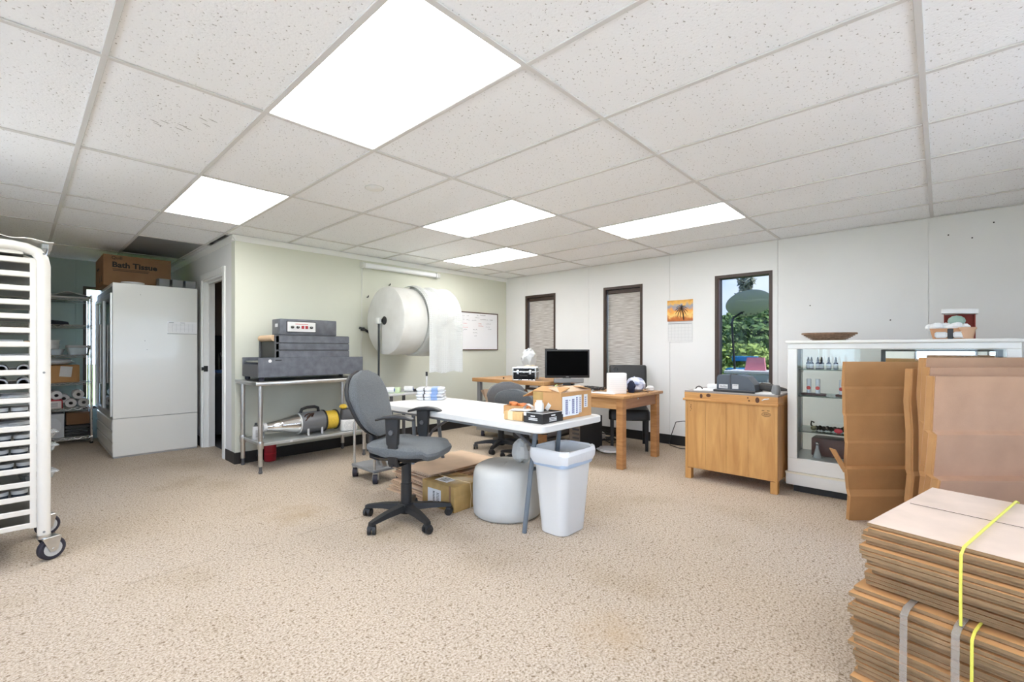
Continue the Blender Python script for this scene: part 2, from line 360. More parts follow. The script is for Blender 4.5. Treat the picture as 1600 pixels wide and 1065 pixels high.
def tag(o, label, cat, group=None):
    o['label'] = label; o['category'] = cat
    if group: o['group'] = group
    return o
def thing(name, label, cat, loc=(0, 0, 0), rz=0.0, group=None):
    o = bpy.data.objects.new(name, None); COL.objects.link(o); o.empty_display_size = 0.05
    o.location = loc; o.rotation_euler = (0, 0, rz); return tag(o, label, cat, group)
def struct(o): o['kind'] = 'structure'; return o
def place(o, loc, rz=0.0): o.location = loc; o.rotation_euler = (0, 0, rz); return o
def dup(o, par=None, loc=None, rz=None):
    c = o.copy(); COL.objects.link(c)
    if par: c.parent = par
    if loc is not None: c.location = loc
    if rz is not None: c.rotation_euler = (0, 0, rz)
    return c
def duptree(root, loc, rz, label=None, group=None):
    r = root.copy(); COL.objects.link(r); r.location = loc; r.rotation_euler = (0, 0, rz)
    if label: r['label'] = label
    if group: r['group'] = group
    for ch in list(root.children):
        c = dup(ch, r)
        for g in list(ch.children): dup(g, c)
    return r
def text(name, s, size, mat, par, loc, rot, sx=1.0, ext=0.0004, align='LEFT', bold=0.0):
    cu = bpy.data.curves.new(name, 'FONT'); cu.body = s; cu.size = size; cu.extrude = ext; cu.align_x = align; cu.offset = bold; cu.resolution_u = 2
    t = bpy.data.objects.new(name + '_tmp', cu); COL.objects.link(t)
    dg = bpy.context.evaluated_depsgraph_get(); me = bpy.data.meshes.new_from_object(t.evaluated_get(dg))
    bpy.data.objects.remove(t, do_unlink=True)
    me.materials.clear(); me.materials.append(mat); me.name = name
    o = bpy.data.objects.new(name, me); COL.objects.link(o); o.parent = par
    o.location = loc; o.rotation_euler = rot; o.scale = (sx, 1, 1); return o
def cover(a0, a1, b0, b1, holes):
    """rectangles that cover [a0,a1]x[b0,b1] minus the holes (p0,p1,q0,q1)"""
    hs = sorted([(max(a0, p0), min(a1, p1), q0, q1) for p0, p1, q0, q1 in holes if p1 > a0 + 1e-4 and p0 < a1 - 1e-4])
    out = []; a = a0
    for p0, p1, q0, q1 in hs:
        if p0 > a + 1e-4: out.append((a, p0, b0, b1))
        if q0 > b0 + 1e-4: out.append((p0, p1, b0, q0))
        if q1 < b1 - 1e-4: out.append((p0, p1, q1, b1))
        a = p1
    if a < a1 - 1e-4: out.append((a, a1, b0, b1))
    return out

# ------------------------------------------------------------------ the room
H = 2.394
XW, YG, XD, YT = 5.65, 5.40, 1.547, 8.42          # window wall, green wall, doorway wall, teal alcove wall
X0, Y0 = -2.198, -2.379
gx = lambda i: 0.24 + 0.6096 * i
gy = lambda j: 0.059 + 1.2192 * j
struct(G().box(X0 - .2, XW + .2, Y0 - .2, YT + .2, -0.1, 0.0).ob('floor', CARPET))

# window wall with its paneling
WIN = [(4.347, 4.964), (2.895, 3.493), (1.352, 1.965)]
holes = [(a, b, 0.55, 2.072) for a, b in WIN]
g = G()
for a, b, c, d in cover(Y0, YG, 0, H + .05, holes): g.box(XW + .012, XW + .17, a, b, c, d)
wall_right = struct(g.ob('wall_right', WALLW))
seams = [Y0, -1.14, 0.08, 1.30, 2.52, 3.74, 4.966, YG]
for a, b in zip(seams, seams[1:]):
    g = G()
    for p, q, c, d in cover(a + .0015, b - .0015, 0, H + .02, holes): g.box(XW, XW + .012, p, q, c, d)
    g.ob('wall_panel', WALLW, wall_right)
g = G()
for y, z in ((-.05, 2.22), (-.2, 2.17), (-.33, 2.28), (-.15, 1.5), (.35, 1.48), (1.0, 1.66)): g.cyl((XW - .002, y, z), (XW + .002, y, z), .006, n=8)
g.ob('nail_hole', INK, wall_right, kind='stuff')

# green wall
wall_back = struct(G().box(XD, XW + .17, YG, YG + .12, 0, H + .05).ob('wall_back', WALLG))
# doorway wall of the alcove
DOOR = (5.79, 6.62, 2.04)
g = G()
for a, b, c, d in cover(YG + .12, YT + .15, 0, H + .05, [(DOOR[0], DOOR[1], 0, DOOR[2])]): g.box(XD, XD + .12, a, b, c, d)
struct(g.ob('wall_alcove_right', WALLW))
# teal alcove wall with panels and a window
WT = (0.594, 1.25, 0.4, 2.05)
g = G()
for a, b, c, d in cover(X0, XD, 0, H + .05, [WT]): g.box(a, b, YT + .01, YT + .15, c, d)
wt = struct(g.ob('wall_alcove_back', WALLT))
xs = [X0 + .34 * k for k in range(12)]
for a in xs:
    b = min(a + .34, XD)
    if b - a < .03: continue
    g = G(); n = 0
    for p, q, c, d in cover(a + .003, b - .003, 0, H + .02, [WT]): g.box(p, q, YT, YT + .01, c, d); n += 1
    if n: g.ob('wall_panel', WALLT, wt)
# walls behind the camera, with the glazed doors whose reflection shows in the display case
WL = [(-1.5, -0.62, 0.08, 2.1), (-0.5, 0.38, 0.08, 2.1), (1.2, 2.4, 0.8, 2.1), (3.2, 4.6, 0.8, 2.1)]  # after the two doors, unseen windows added to bring in daylight
g = G()
for a, b, c, d in cover(Y0, YT + .15, 0, H + .05, WL): g.box(X0 - .15, X0, a, b, c, d)
struct(g.ob('wall_left', WALLW))
WF = [(-1.2, 0.6, 0.8, 2.1), (1.6, 3.6, 0.8, 2.1)]  # unseen windows added on this wall to supply daylight
g = G()
for a, b, c, d in cover(X0 - .15, XW + .17, 0, H + .05, WF): g.box(a, b, Y0 - .15, Y0, c, d)
struct(g.ob('wall_front', WALLW))

def window(n, axis, plane, a, b, c, d, depth, mat, outward=1, mull=0):
    """a framed opening; axis 'X': plane x = plane, a..b along y"""
    fw = .035; p0, p1 = plane, plane + depth * outward
    lo, hi = min(p0, p1), max(p0, p1)
    g = G()
    def bx(u0, u1, v0, v1, t0, t1):
        g.box(t0, t1, u0, u1, v0, v1) if axis == 'X' else g.box(u0, u1, t0, t1, v0, v1)
    bx(a, a + fw, c, d, lo, hi); bx(b - fw, b, c, d, lo, hi); bx(a + fw, b - fw, d - fw, d, lo, hi); bx(a + fw, b - fw, c, c + fw, lo, hi)
    o = struct(g.ob('window_%d' % n, mat))
    gl = plane + depth * .8 * outward
    g = G(); bx(a + fw, b - fw, c + fw, d - fw, gl - .003, gl + .003); g.ob('pane', GLASS, o)
    if mull:
        g = G()
        for k in range(1, mull): m_ = a + (b - a) * k / mull; bx(m_ - .02, m_ + .02, c + fw, d - fw, lo, hi)
        g.ob('mullion', mat, o)
    return o
for k, (a, b) in enumerate(WIN): window(k + 1, 'X', XW - .004, a, b, .55, 2.072, .15, FRAMEB)
w3 = bpy.data.objects['window_3']
w3.children[0].data.materials[0] = thin('view_dimming_glass', (.315, .32, .325), ior=1.12)  # tint added to dim the bright view outside
g = G()
g.box(XW + .01, XW + .05, 1.925, 1.945, .585, 2.035); g.box(XW + .01, XW + .05, 1.37, 1.39, .585, 2.035); g.ob('window_stop', FRAMER, w3)
window(4, 'Y', YT - .004, WT[0], WT[1], WT[2], WT[3], .12, FRAMEB)
for k, (a, b, c, d) in enumerate(WL): window(5 + k, 'X', X0, a, b, c, d, .12, FRAMEB, -1, 2 if k > 1 else 0)
for k, (a, b, c, d) in enumerate(WF): window(9 + k, 'Y', Y0, a, b, c, d, .12, FRAMEB, -1, 2)
for k in (0, 1):
    a, b = WIN[k]
    t = thing('roller_shade', ['narrow woven roller shade in the window nearest the green wall', 'woven roller shade in the middle window behind the black leather chair'][k], 'window shade', (XW + .06, (a + b) / 2, .56), 0, 'woven shades in the closed windows')
    hw = (b - a) / 2 - .042
    G().sheet(lambda u, v: (.004 * math.sin(v * 9), -hw + 2 * hw * u, .03 + 1.42 * v), 4, 24, .003).ob('shade_fabric', SHADE, t)
    G().box(-.02, .025, -hw, hw, 1.42, 1.475, .006).ob('headrail', FRAMEB, t)
    G().cyl((0, -hw, .03), (0, hw, .03), .01, n=10).ob('hem_bar', SHADE, t)

# doorway: casing and jambs, strike plate
a, b, z = DOOR
g = G()
for y0, y1 in ((a - .075, a), (b, b + .075)): g.box(XD - .018, XD, y0, y1, 0, z + .075, .004)
g.box(XD - .018, XD, a, b, z, z + .075, .004)
g.box(XD, XD + .12, a, a + .02, 0, z); g.box(XD, XD + .12, b - .02, b, 0, z); g.box(XD, XD + .12, a + .02, b - .02, z - .02, z)
g.box(XD + .05, XD + .065, b - .035, b - .02, 0, z - .02); g.box(XD + .05, XD + .065, a + .02, b - .02, z - .035, z - .02)
d1 = struct(g.ob('door_1', TRIMW))
g = G().box(XD + .002, XD + .045, b - .026, b - .019, .93, 1.0); g.box(XD - .022, XD + .002, b - .026, b - .019, .945, .985); g.ob('strike_plate', BLACKP, d1)
# small room past the doorway
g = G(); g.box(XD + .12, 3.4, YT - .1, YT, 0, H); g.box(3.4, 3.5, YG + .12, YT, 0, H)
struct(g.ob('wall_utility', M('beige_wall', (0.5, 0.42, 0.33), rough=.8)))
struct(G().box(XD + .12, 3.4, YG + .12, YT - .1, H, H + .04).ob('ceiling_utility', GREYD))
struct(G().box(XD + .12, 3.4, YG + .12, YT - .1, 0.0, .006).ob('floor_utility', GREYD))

# baseboards and crown trim
struct(G().box(XW - .008, XW, Y0, YG, 0, .12, .002).ob('baseboard_right', BASEB))
struct(G().box(XD, XW - .008, YG - .008, YG, 0, .12, .002).ob('baseboard_back', BASEB))
g = G().box(XD - .008, XD, YG - .008, a - .075, 0, .12, .002); g.box(XD - .008, XD, b + .075, YT, 0, .12, .002)
struct(g.ob('baseboard_alcove', BASEB))
crown = [(0, 0), (0, -.055), (-.008, -.055), (-.03, -.02), (-.034, 0)]
g = G().prism([(YG + p[0], H + p[1]) for p in crown], 'X', XD - .034, XW)
struct(g.ob('trim_1', TRIMW))
g = G().prism([(XD + p[0], H + p[1]) for p in crown], 'Y', YG - .034, YT)
struct(g.ob('trim_2', TRIMW))


# ceiling: deck, tees, tiles, troffers
ceil = struct(G().box(X0 - .15, XW + .17, Y0 - .15, YT + .15, H + .06, H + .12).ob('ceiling', GREYD))
LIGHTS = {(1, 1), (1, 3), (4, 2), (6, 1), (6, 3), (1, -1), (-2, 0), (-2, 2)}
xe = [X0] + [gx(i) for i in range(-3, 9)] + [XW]
ye = [Y0] + [gy(j) for j in range(-1, 7)] + [YT]
TW = .012
for i in range(-3, 9):
    x = gx(i); y1 = YG if x > XD + .02 else YT
    G().box(x - TW, x + TW, Y0, y1, H, H + .008, .0015).ob('tee_runner', TEE, ceil)
for j in range(-1, 7):
    y = gy(j); x1 = XW if y < YG else XD
    G().box(X0, x1, y - TW, y + TW, H - .0005, H + .0075, .0015).ob('tee_cross', TEE, ceil)
g = G(); g.box(XW - .02, XW, Y0, YG, H, H + .006); g.box(X0, XW, YG - .02, YG, H + .001, H + .007); g.box(X0, XD, YT - .02, YT, H, H + .006); g.ob('wall_angle', TEE, ceil)
tcache = {}
for ii in range(len(xe) - 1):
    for jj in range(len(ye) - 1):
        i, j = ii - 4, jj - 2
        ax0, ax1, ay0, ay1 = xe[ii], xe[ii + 1], ye[jj], ye[jj + 1]
        if ay0 > YG and ax0 > XD - .05: continue
        if ax1 > XD + .1 and ay1 > YG and ay0 < YG and ax0 > XD - .4: ay1 = YG + .1
        if ay0 > YG and ax1 > XD: ax1 = XD + .02
        if (i, j) in LIGHTS or (i, j) == (1, 5): continue
        key = (round(ax1 - ax0, 3), round(ay1 - ay0, 3)); loc = ((ax0 + ax1) / 2, (ay0 + ay1) / 2, H + .012)
        if key in tcache: dup(tcache[key], ceil, loc)
        else:
            hx, hy = key[0] / 2 - .004, key[1] / 2 - .004
            o = G().box(-hx, hx, -hy, hy, -.0035, .012, .003).ob('ceiling_tile', TILE, ceil); o.location = loc; tcache[key] = o
g = G()
for x, y, a_ in ((.66, 2.82, .5), (.70, 2.80, .4), (.69, 2.88, .5), (.60, 2.98, .3), (.63, 3.0, .4), (.60, 3.04, .35), (.53, 3.0, .3), (.49, 3.03, .5), (.51, 3.06, .4)):
    g.tube([(x + q * .05 * math.cos(a_), y + q * .05 * math.sin(a_), H + .0085) for q in (-.5, -.2, .2, .5)], [.001, .004, .004, .001], 5, flat=(.2, 1))
g.ob('scuff_mark', GREYL, ceil, kind='stuff')
LN = {(1, 1): 'large lit ceiling light panel nearest the camera', (1, 3): 'lit ceiling light panel above the white cooler side of the room',
      (4, 2): 'lit ceiling light panel left of centre, above the white folding table', (6, 1): 'lit ceiling light panel above the windows and wall calendar',
      (6, 3): 'smallest and farthest lit ceiling light panel near the green wall corner'}
for (i, j) in sorted(LIGHTS):
    cx, cy = gx(i) + .3048, gy(j) + .6096
    t = thing('ceiling_light', LN.get((i, j), {(1, -1): 'lit ceiling light panel directly behind the camera', (-2, 0): 'lit ceiling light panel by the glazed doors behind the camera', (-2, 2): 'lit ceiling light panel left of the camera, out of view'}.get((i, j))), 'ceiling light', (cx, cy, H), 0, 'recessed ceiling light panels')
    G().box(-.291, .291, -.596, .596, .006, .012).ob('diffuser', LAMPM, t)
    g = G()
    for s_ in (-1, 1): g.box(s_ * .294 - .004, s_ * .294 + .004, -.597, .597, .001, .04); g.box(-.29, .29, s_ * .597 - .004, s_ * .597 + .004, .001, .04)
    g.ob('frame', TEE, t)
cx, cy = gx(1) + .3048, gy(5) + .6096
t = thing('dark_ceiling_panel', 'unlit dark grey ceiling light panel above the brown tissue carton', 'ceiling panel', (cx, cy, H))
G().box(-.291, .291, -.596, .596, .006, .012).ob('diffuser', GREYM, t)
g = G()
for s_ in (-1, 1): g.box(s_ * .294 - .004, s_ * .294 + .004, -.597, .597, .001, .04); g.box(-.29, .29, s_ * .597 - .004, s_ * .597 + .004, .001, .04)
g.ob('frame', TEE, t)
t = thing('smoke_detector', 'flat round white disc on a ceiling tile', 'smoke detector', (1.806, 3.081, H + .0085))
G().lathe([(.062, 0), (.062, -.006), (.052, -.012), (.0, -.013)], 28).ob('cover', TRIMW, t)
G().lathe([(.07, 0), (.07, -.004), (.062, -.004)], 28).ob('rim', TEE, t)
# ------------------------------------------------------------------ flattened cartons, right foreground
C0 = Vector((2.016, 0.187)); BA = -R(12.9)
def slab(w_, d_, t_, notch):
    """a flattened carton: two plies with a flap slot, its corner at the origin, running to +x and -y"""
    g = G()
    x0, x1 = 0.0, w_
    for z0, z1 in ((0, t_ * .39), (t_ * .41, t_ * .80)):
        g.box(x0, x1, -d_, 0, z0, z1)
    return g
def bundle(name, label, off, z0, n, t_, w_, d_, top, seed, slots):
    rnd = random.Random(seed)
    p = C0 + Vector((off[0] * math.cos(BA) - off[1] * math.sin(BA), off[0] * math.sin(BA) + off[1] * math.cos(BA)))
    t = thing(name, label, 'cardboard bundle', (p.x, p.y, z0), BA, 'strapped bundles of flattened cartons')
    cache = []
    drift = 0
    for k in range(n):
        kind = slots[(k * 3 // n) % len(slots)]
        m = top if k == n - 1 else CARD
        key = (kind, m.name); fnd = [c for c in cache if c[0] == key]
        if fnd: o = dup(fnd[0][1], t)
        else: o = slab(w_, d_, t_, kind).ob('flattened_carton', m, t); edge_faces(o); cache.append((key, o))
        if k % 5 == 0: drift = rnd.uniform(-.035, .03)
        fade = 1 if k < n - 1 else .2
        o.location = ((drift + rnd.uniform(-.008, .008)) * fade, rnd.uniform(-.012, .012) * fade, k * t_)
        o.rotation_euler = (0, 0, rnd.uniform(-.010, .010) * fade)
    return t
LZ = 26 * .0145
def edge_faces(o):
    o.data.materials.append(CARDE)
    for p in o.data.polygons: p.material_index = 1 if abs(p.normal.z) < .5 else 0
lb = bundle('carton_bundle', 'lower bundle of flattened brown cartons on the carpet, clear plastic straps', (-.035, .03), 0.0, 26, .0145, .76, 1.05, CARD, 3, (0, 0, 0))
ub = bundle('carton_bundle', 'upper bundle of flattened cartons with pale top sheet and yellow strap', (0, 0), LZ + .004, 15, .0148, .72, 1.0, CARDP, 5, (0, 0, 0))
HU = 15 * .0148
G().box(.36, .362, -.33, -.02, HU - .0002, HU + .0008).ob('flap_slot', INKB, ub)
# straps lie over the top and down the camera-side face (local -x is the near-left face)
STRY = M('strap_yellow', (0.75, 0.72, 0.12), rough=.5); STRC = thin('strap_clear', (.85, .8, .74), .3, (.7, .66, .6), .15)
def strap(par, y, hz, r, mat, w_, name='strap', fl=None, bot=0.002):
    pts = [(-.06, y, bot), (-.061, y, hz * .5), (-.056, y, hz - .01), (-.025, y, hz + .004), (.0, y, hz + .005), (w_ * .5, y, hz + .005), (w_ - .01, y, hz + .005), (w_ + .03, y, hz - .005), (w_ + .03, y, bot)]
    G().tube(pts, r, 6, flat=fl).ob(name, mat, par)
strap(ub, -.25, HU, .004, STRY, .72)
strap(lb, -.31, LZ - .001, .004, STRY, .76)
for y in (-.155, -.275): strap(lb, y, LZ - .003, .011, STRC, .76, fl=(1, .12))

# ------------------------------------------------------------------ upright folded cartons
CR, CF = Vector((math.sin(YAW), -math.cos(YAW))), Vector((math.cos(YAW), math.sin(YAW)))   # plan directions along the room's diagonal
def cw(l, d): p = CR * l + CF * d; return (p.x, p.y, 0)
def carton(name, label, l0, d, w_, h, prof, mat, gap=.05, lean=0.0, turn=0.0, flap=None, group='folded cartons standing on end'):
    """a folded carton on end: creased front and back walls joined by folded side walls; local x = width, y = away"""
    t = thing(name, label, 'cardboard box', cw(l0, d), YAW - math.pi / 2 + turn, group)
    def zig(u, v, y0, amp):
        z = v * h; k = 0
        for (za, oa, ea), (zb, ob_, eb) in zip(prof, prof[1:]):
            if za * h - 1e-6 <= z <= zb * h + 1e-6:
                f = (z - za * h) / max((zb - za) * h, 1e-6); return (-ea * (1 - f) - eb * f, oa * (1 - f) + ob_ * f)
        return (0, 0)
    def wall(y0, amp, m, nm):
        zs = [q[0] for q in prof]
        def fn(u, v):
            k = v * (len(zs) - 1); i = min(int(k + 1e-6), len(zs) - 1)
            e, o_ = prof[i][2], prof[i][1]
            return (-e + u * (w_ + 2 * e), y0 + o_ * amp + lean * zs[i], zs[i] * h)
        G().sheet(fn, 1, len(zs) - 1, .007).ob(nm, m, t, ang=5)
    wall(0, 1, mat, 'front_wall'); wall(gap, 1, mat, 'back_wall')
    for sx in (0, 1):          # side walls, folded inward between front and back
        zs = [q[0] for q in prof]
        def fn(u, v):
            k = v * (len(zs) - 1); i = min(int(k + 1e-6), len(zs) - 1); o_ = prof[i][1]; e = prof[i][2]
            xe_ = (-e if sx == 0 else w_ + e) * 1.0; inn = (.012 if sx == 0 else -.012) * math.sin(math.pi * u)
            y = o_ + gap * u + lean * zs[i]
            return (xe_ + inn, y, zs[i] * h)
        G().sheet(fn, 2, len(zs) - 1, .006).ob('side_wall', CARD, t, ang=5)
    if flap:
        x, z0, z1, out = flap
        G().sheet(lambda u, v: (x - out * v, -.005 + .06 * u, z0 + (z1 - z0) * v), 1, 2, .006).ob('side_flap', CARD, t)
    return t
PA = [(0, .02, -.045), (.16, -.015, -.03), (.20, .0, -.03), (.335, -.04, .012), (.345, .012, -.022), (.49, -.006, -.018), (.505, .004, -.022), (.66, -.006, -.008), (.675, .004, -.008), (.83, -.004, .0), (.845, .004, .0), (1, -.03, .014)]
PB = [(0, 0, -.02), (.2, .01, -.01), (.36, -.02, .0), (.38, .012, -.02), (.62, 0, -.01), (.8, .006, .0), (1, -.01, .0)]
PC = [(0, 0, -.01), (.25, .0, .0), (.455, -.05, .008), (.465, .012, -.008), (.69, -.02, .0), (.705, .008, .0), (1, -.012, .004)]
l_ = lambda px, d: (px - 800) / F_PX * d
carton('folded_carton', 'leftmost tan folded carton on end, flap sticking out at its left', l_(1319, 3.22), 3.22, .53, 1.115, PA, CARD, .022, 0, 0, (.035, .33, .50, .10))
carton('folded_carton', 'folded carton on end wedged behind the leftmost tan one, front of display case', l_(1434, 3.17), 3.17, .10, 1.06, PB, CARD, .03, 0, 0)
carton('folded_carton', 'narrow tan folded carton on end squeezed between the two groups of cartons', l_(1424, 2.98), 2.98, .11, 1.075, PB, CARD, .05, 0, .04)
carton('folded_carton', 'rosy brown folded carton on end, frontmost behind the strapped bundles', l_(1459, 2.58), 2.58, .82, 1.05, PC, CARDB, .05, 0, 0)
carton('folded_carton', 'rosy brown folded carton on end, second behind the strapped bundles', l_(1451, 2.72), 2.72, .86, 1.095, PC, CARDB, .05, 0, 0)
carton('folded_carton', 'tallest rosy brown folded carton on end, last in its row before the display case', l_(1445, 2.84), 2.84, .90, 1.15, PB, CARDB, .05, 0, 0)

# ------------------------------------------------------------------ display case
CX0, CX1, CY0, CY1, CH = 4.47, 4.95, -.39, .955, 1.275
t = thing('display_case', 'long white glass-fronted display case against the window wall', 'display case', (CX0, (CY0 + CY1) / 2, 0))
hw = (CY1 - CY0) / 2; D = CX1 - CX0
g = G(); g.box(.0, D, -hw, hw, .09, .285, .004); g.ob('base', WHITEE, t)
G().box(-.012, D, -hw - .012, hw + .012, .06, .17, .006, 2).ob('plinth', WHITEE, t)
G().box(-.02, .002, -hw - .014, hw + .014, .155, .17).ob('plinth_bead', CREAM, t)
G().box(.03, D - .03, -hw + .04, hw - .04, 0, .06).ob('kick', BLACKP, t)
G().box(0, .05, -hw, -hw + .07, .285, 1.205, .003).ob('front_stile', WHITEE, t); G().box(0, .05, hw - .07, hw, .285, 1.205, .003).ob('front_stile', WHITEE, t)
g = G(); g.box(.05, D, -hw, -hw + .02, .285, 1.205); g.ob('end_panel', GREYL, t)
g = G(); g.box(.05, D, hw - .02, hw, .285, 1.205); g.ob('end_panel', GREYL, t)
G().box(0, D, -hw, hw, 1.205, 1.25, .003).ob('header', WHITEE, t)
G().box(-.015, D + .005, -hw - .015, hw + .015, 1.25, CH, .006, 2).ob('top', WHITEE, t)
G().box(D - .02, D - .014, -hw + .02, hw - .02, .285, 1.205).ob('back_glass', GLASSC, t)
ym = (CY0 + CY1) / 2
G().box(D - .032, D - .022, -.31 - ym, .34 - ym, .40, 1.19).ob('mirror', MIRROR, t)
g = G(); g.box(D - .036, D - .02, .335 - ym, .365 - ym, .3, 1.2); g.box(D - .036, D - .02, -.335 - ym, -.305 - ym, .3, 1.2); g.box(D - .036, D - .02, -.305 - ym, .335 - ym, 1.185, 1.2); g.ob('mirror_frame', GREYM, t)
G().box(.012, .018, -hw + .07, hw - .07, .285, 1.205).ob('front_glass', GLASSC, t)
for z in (1.035, .81, .51): G().box(.06, D - .045, -hw + .03, hw - .03, z - .008, z, .001).ob('glass_shelf', GLASSE, t)
for y in (hw - .022, -hw + .022):
    for x in (.13, D - .07):
        G().box(x, x + .022, y - .003, y + .003, .3, 1.2).ob('shelf_standard', STEEL, t)
        for z in (1.035, .81, .51): G().prism([(x - .07, z - .009), (x + .09, z - .009), (x + .02, z - .04)], 'Y', y - .006 - .004 * (1 if y > 0 else -1), y + .004 - .004 * (1 if y > 0 else -1)).ob('shelf_bracket', WHITEE, t)
# bottles, tubes and curios inside
def dropper(loc, label):
    b = thing('dropper_bottle', label, 'bottle', loc, 0, 'dropper bottles on the top glass shelf')
    G().lathe([(.016, 0), (.017, .004), (.017, .048), (.008, .06), (.008, .064)], 18).ob('body', NAVY, b)
    G().lathe([(.0173, .006), (.0173, .042)], 18).ob('label_band', M('label_lilac', (.74, .74, .82), rough=.6), b)
    G().lathe([(.0095, .064), (.0095, .078), (.006, .08), (.0065, .09), (.004, .1), (.0, .103)], 14).ob('dropper_cap', BLACKP, b)
    return b
for k, (px, lab) in enumerate([(1263, 'dark dropper bottle at the left end of the top glass shelf'), (1268, 'dark dropper bottle overlapping the leftmost one on the top glass shelf'), (1278, 'third dark dropper bottle from the left on the top glass shelf'), (1284, 'fourth dark dropper bottle from the left, touching the third'), (1295, 'fifth dark dropper bottle from the left, standing alone'), (1306, 'dark dropper bottle nearest the tan folded carton on the top glass shelf')]):
    x = 4.66 - (.03 if k == 1 else 0); a_ = (px - 800) / F_PX
    dropper((x, x * (math.sin(YAW) - a_ * math.cos(YAW)) / (a_ * math.sin(YAW) + math.cos(YAW)), 1.036), lab)
def ypx(px, x): a_ = (px - 800) / F_PX; return x * (math.sin(YAW) - a_ * math.cos(YAW)) / (a_ * math.sin(YAW) + math.cos(YAW))
def xpy(px, y): a_ = (px - 800) / F_PX; return y * (a_ * math.sin(YAW) + math.cos(YAW)) / (math.sin(YAW) - a_ * math.cos(YAW))
REDL = M('label_red', (0.62, 0.06, 0.05), rough=.5)
for px, lab in ((1264, 'white tube with a red round label, left one on the dark wooden base'), (1278, 'white tube with a red round label, right one on the dark wooden base'), (1315, 'white tube with a red round label beside the tan folded carton')):
    b = thing('labelled_tube', lab, 'tube', (4.62, ypx(px, 4.62), .829), 0, 'tubes on the second glass shelf')
    G().lathe([(.017, 0), (.017, .118), (.015, .121), (0, .121)], 20).ob('body', M('tube_pale', (.74, .78, .86), rough=.3), b)
    g = G().cyl((-.0175, 0, .045), (-.0165, 0, .045), .0155, n=20); g.ob('round_label', REDL, b)
for px0, px1, lab in ((1253, 1291, 'dark wooden base under the two left tubes'), (1306, 1330, 'dark wooden base under the tube beside the folded carton')):
    y0, y1 = ypx(px1, 4.62), ypx(px0, 4.62)
    o = G().box(-.035, .035, -(y1 - y0) / 2, (y1 - y0) / 2, 0, .018, .006, 2).ob('wooden_base', MAROON)
    tag(place(o, (4.62, (y0 + y1) / 2, .811)), lab, 'display base', 'wooden bases on the second glass shelf')
cb = thing('beaded_sculpture', 'black beaded figure lying on the third glass shelf', 'ornament', (4.64, .69, .511))
g = G()
for k in range(9): g.sph((0, .085 - .026 * k, .022 + .004 * (k % 2)), .021, 1, .9, 1, 10, 6)
g.ob('beads', BLACKG, cb)
G().tube([(0, -.11, .03), (.0, -.14, .075), (0, -.165, .085), (0, -.19, .05), (0, -.24, .03)], [.02, .022, .03, .03, .012], 10).ob('head', BLACKG, cb)
G().tube([(0, .1, .02), (0, .125, .045), (0, .12, .075), (0, .10, .065)], .007, 8).ob('curl', BLACKG, cb)
G().sph((-.03, .1, .022), .024, 1, 1, .9, 10, 6).ob('ball', M('olive_pot', (.2, .19, .1), rough=.4), cb)
o = G().sph((0, 0, .02), .02, .6, 1.5, 1, 14, 8).ob('red_soap', REDB); tag(place(o, (4.585, ypx(1310, 4.585), .511)), 'small red oval soap in front of the black beaded figure', 'soap')
o = G().box(-.09, .09, -.3, .3, 0, .155, .01, 2).ob('maroon_box', MAROON); tag(place(o, (4.77, .52, .286)), 'dark maroon box at the bottom of the display case', 'box')
b = thing('glass_decanter', 'small clear conical glass bottle in front of the maroon box', 'bottle', (4.60, ypx(1277, 4.6), .286))
G().lathe([(.034, 0), (.036, .006), (.012, .08), (.010, .105), (.014, .108)], 18).ob('body', CLEARP, b)
G().sph((0, 0, .122), .015).ob('stopper', CHROME, b)
# on top of the case
t = thing('wicker_basket', 'shallow oval wicker basket on top of the display case', 'basket', (4.70, ypx(1295, 4.70), CH + .001), R(8))
g = G(); n = 36
for k in range(6):
    f = k / 5; rx, ry = .065 + .055 * f, .115 + .075 * f
    for ph in (0, 1):
        g.tube([(rx * math.cos(2 * math.pi * q / n) * (1 + .02 * (1 if (q + ph + k) % 2 else -1)), ry * math.sin(2 * math.pi * q / n) * (1 + .02 * (1 if (q + ph + k) % 2 else -1)), .004 + .052 * f) for q in range(n + 1)], .0045, 5)
g.ob('woven_side', WICKER, t, kind='stuff')
G().lathe([(.0, 0), (.075, 0), (.07, .008), (0, .008)], 28, sy=1.65).ob('woven_base', WICKER, t)
G().tube([(.122 * math.cos(2 * math.pi * q / n), .192 * math.sin(2 * math.pi * q / n), .06) for q in range(n + 1)], .007, 6).ob('rim', WICKER, t)
pxs = 4.72
t = thing('plant_tray', 'brown planter tray with white pots on top of the display case', 'planter', (pxs, ypx(1486, pxs), CH + .001))
G().loft([[(x, y, 0) for x, y in rr(0, 0, .09, .2, .02)], [(x, y, .08) for x, y in rr(0, 0, .11, .235, .025)]]).ob('tray', TERRA, t)
g = G()
for y in (-.045, .055): g.box(-.056, -.05, y - .035, y + .035, .01, .055, .01)
g.ob('paper_label', PAPER, t)
G().box(-.058, -.05, -.012, .02, .002, .078, .004).ob('dark_band', BLACKP, t)
GAUZE = M('gauze', (.82, .84, .85), rough=.7, bump=.4, bscale=40)
g = G()
for k, (y, z, r) in enumerate(((-.07, .09, .03), (-.03, .10, .03), (.03, .10, .03), (.08, .095, .036), (.11, .09, .03), (.0, .085, .035))): g.sph((random.uniform(-.02, .02), y, z), r, 1, 1.15, .8, 10, 7)
g.jitter(.004).ob('gauze_pouches', GAUZE, t, ang=20, kind='stuff')
G().sph((.01, -.03, .135), .045, .5, 1.1, .9, 8, 6).ob('green_packet', M('sage', (.3, .42, .36), rough=.6), t)
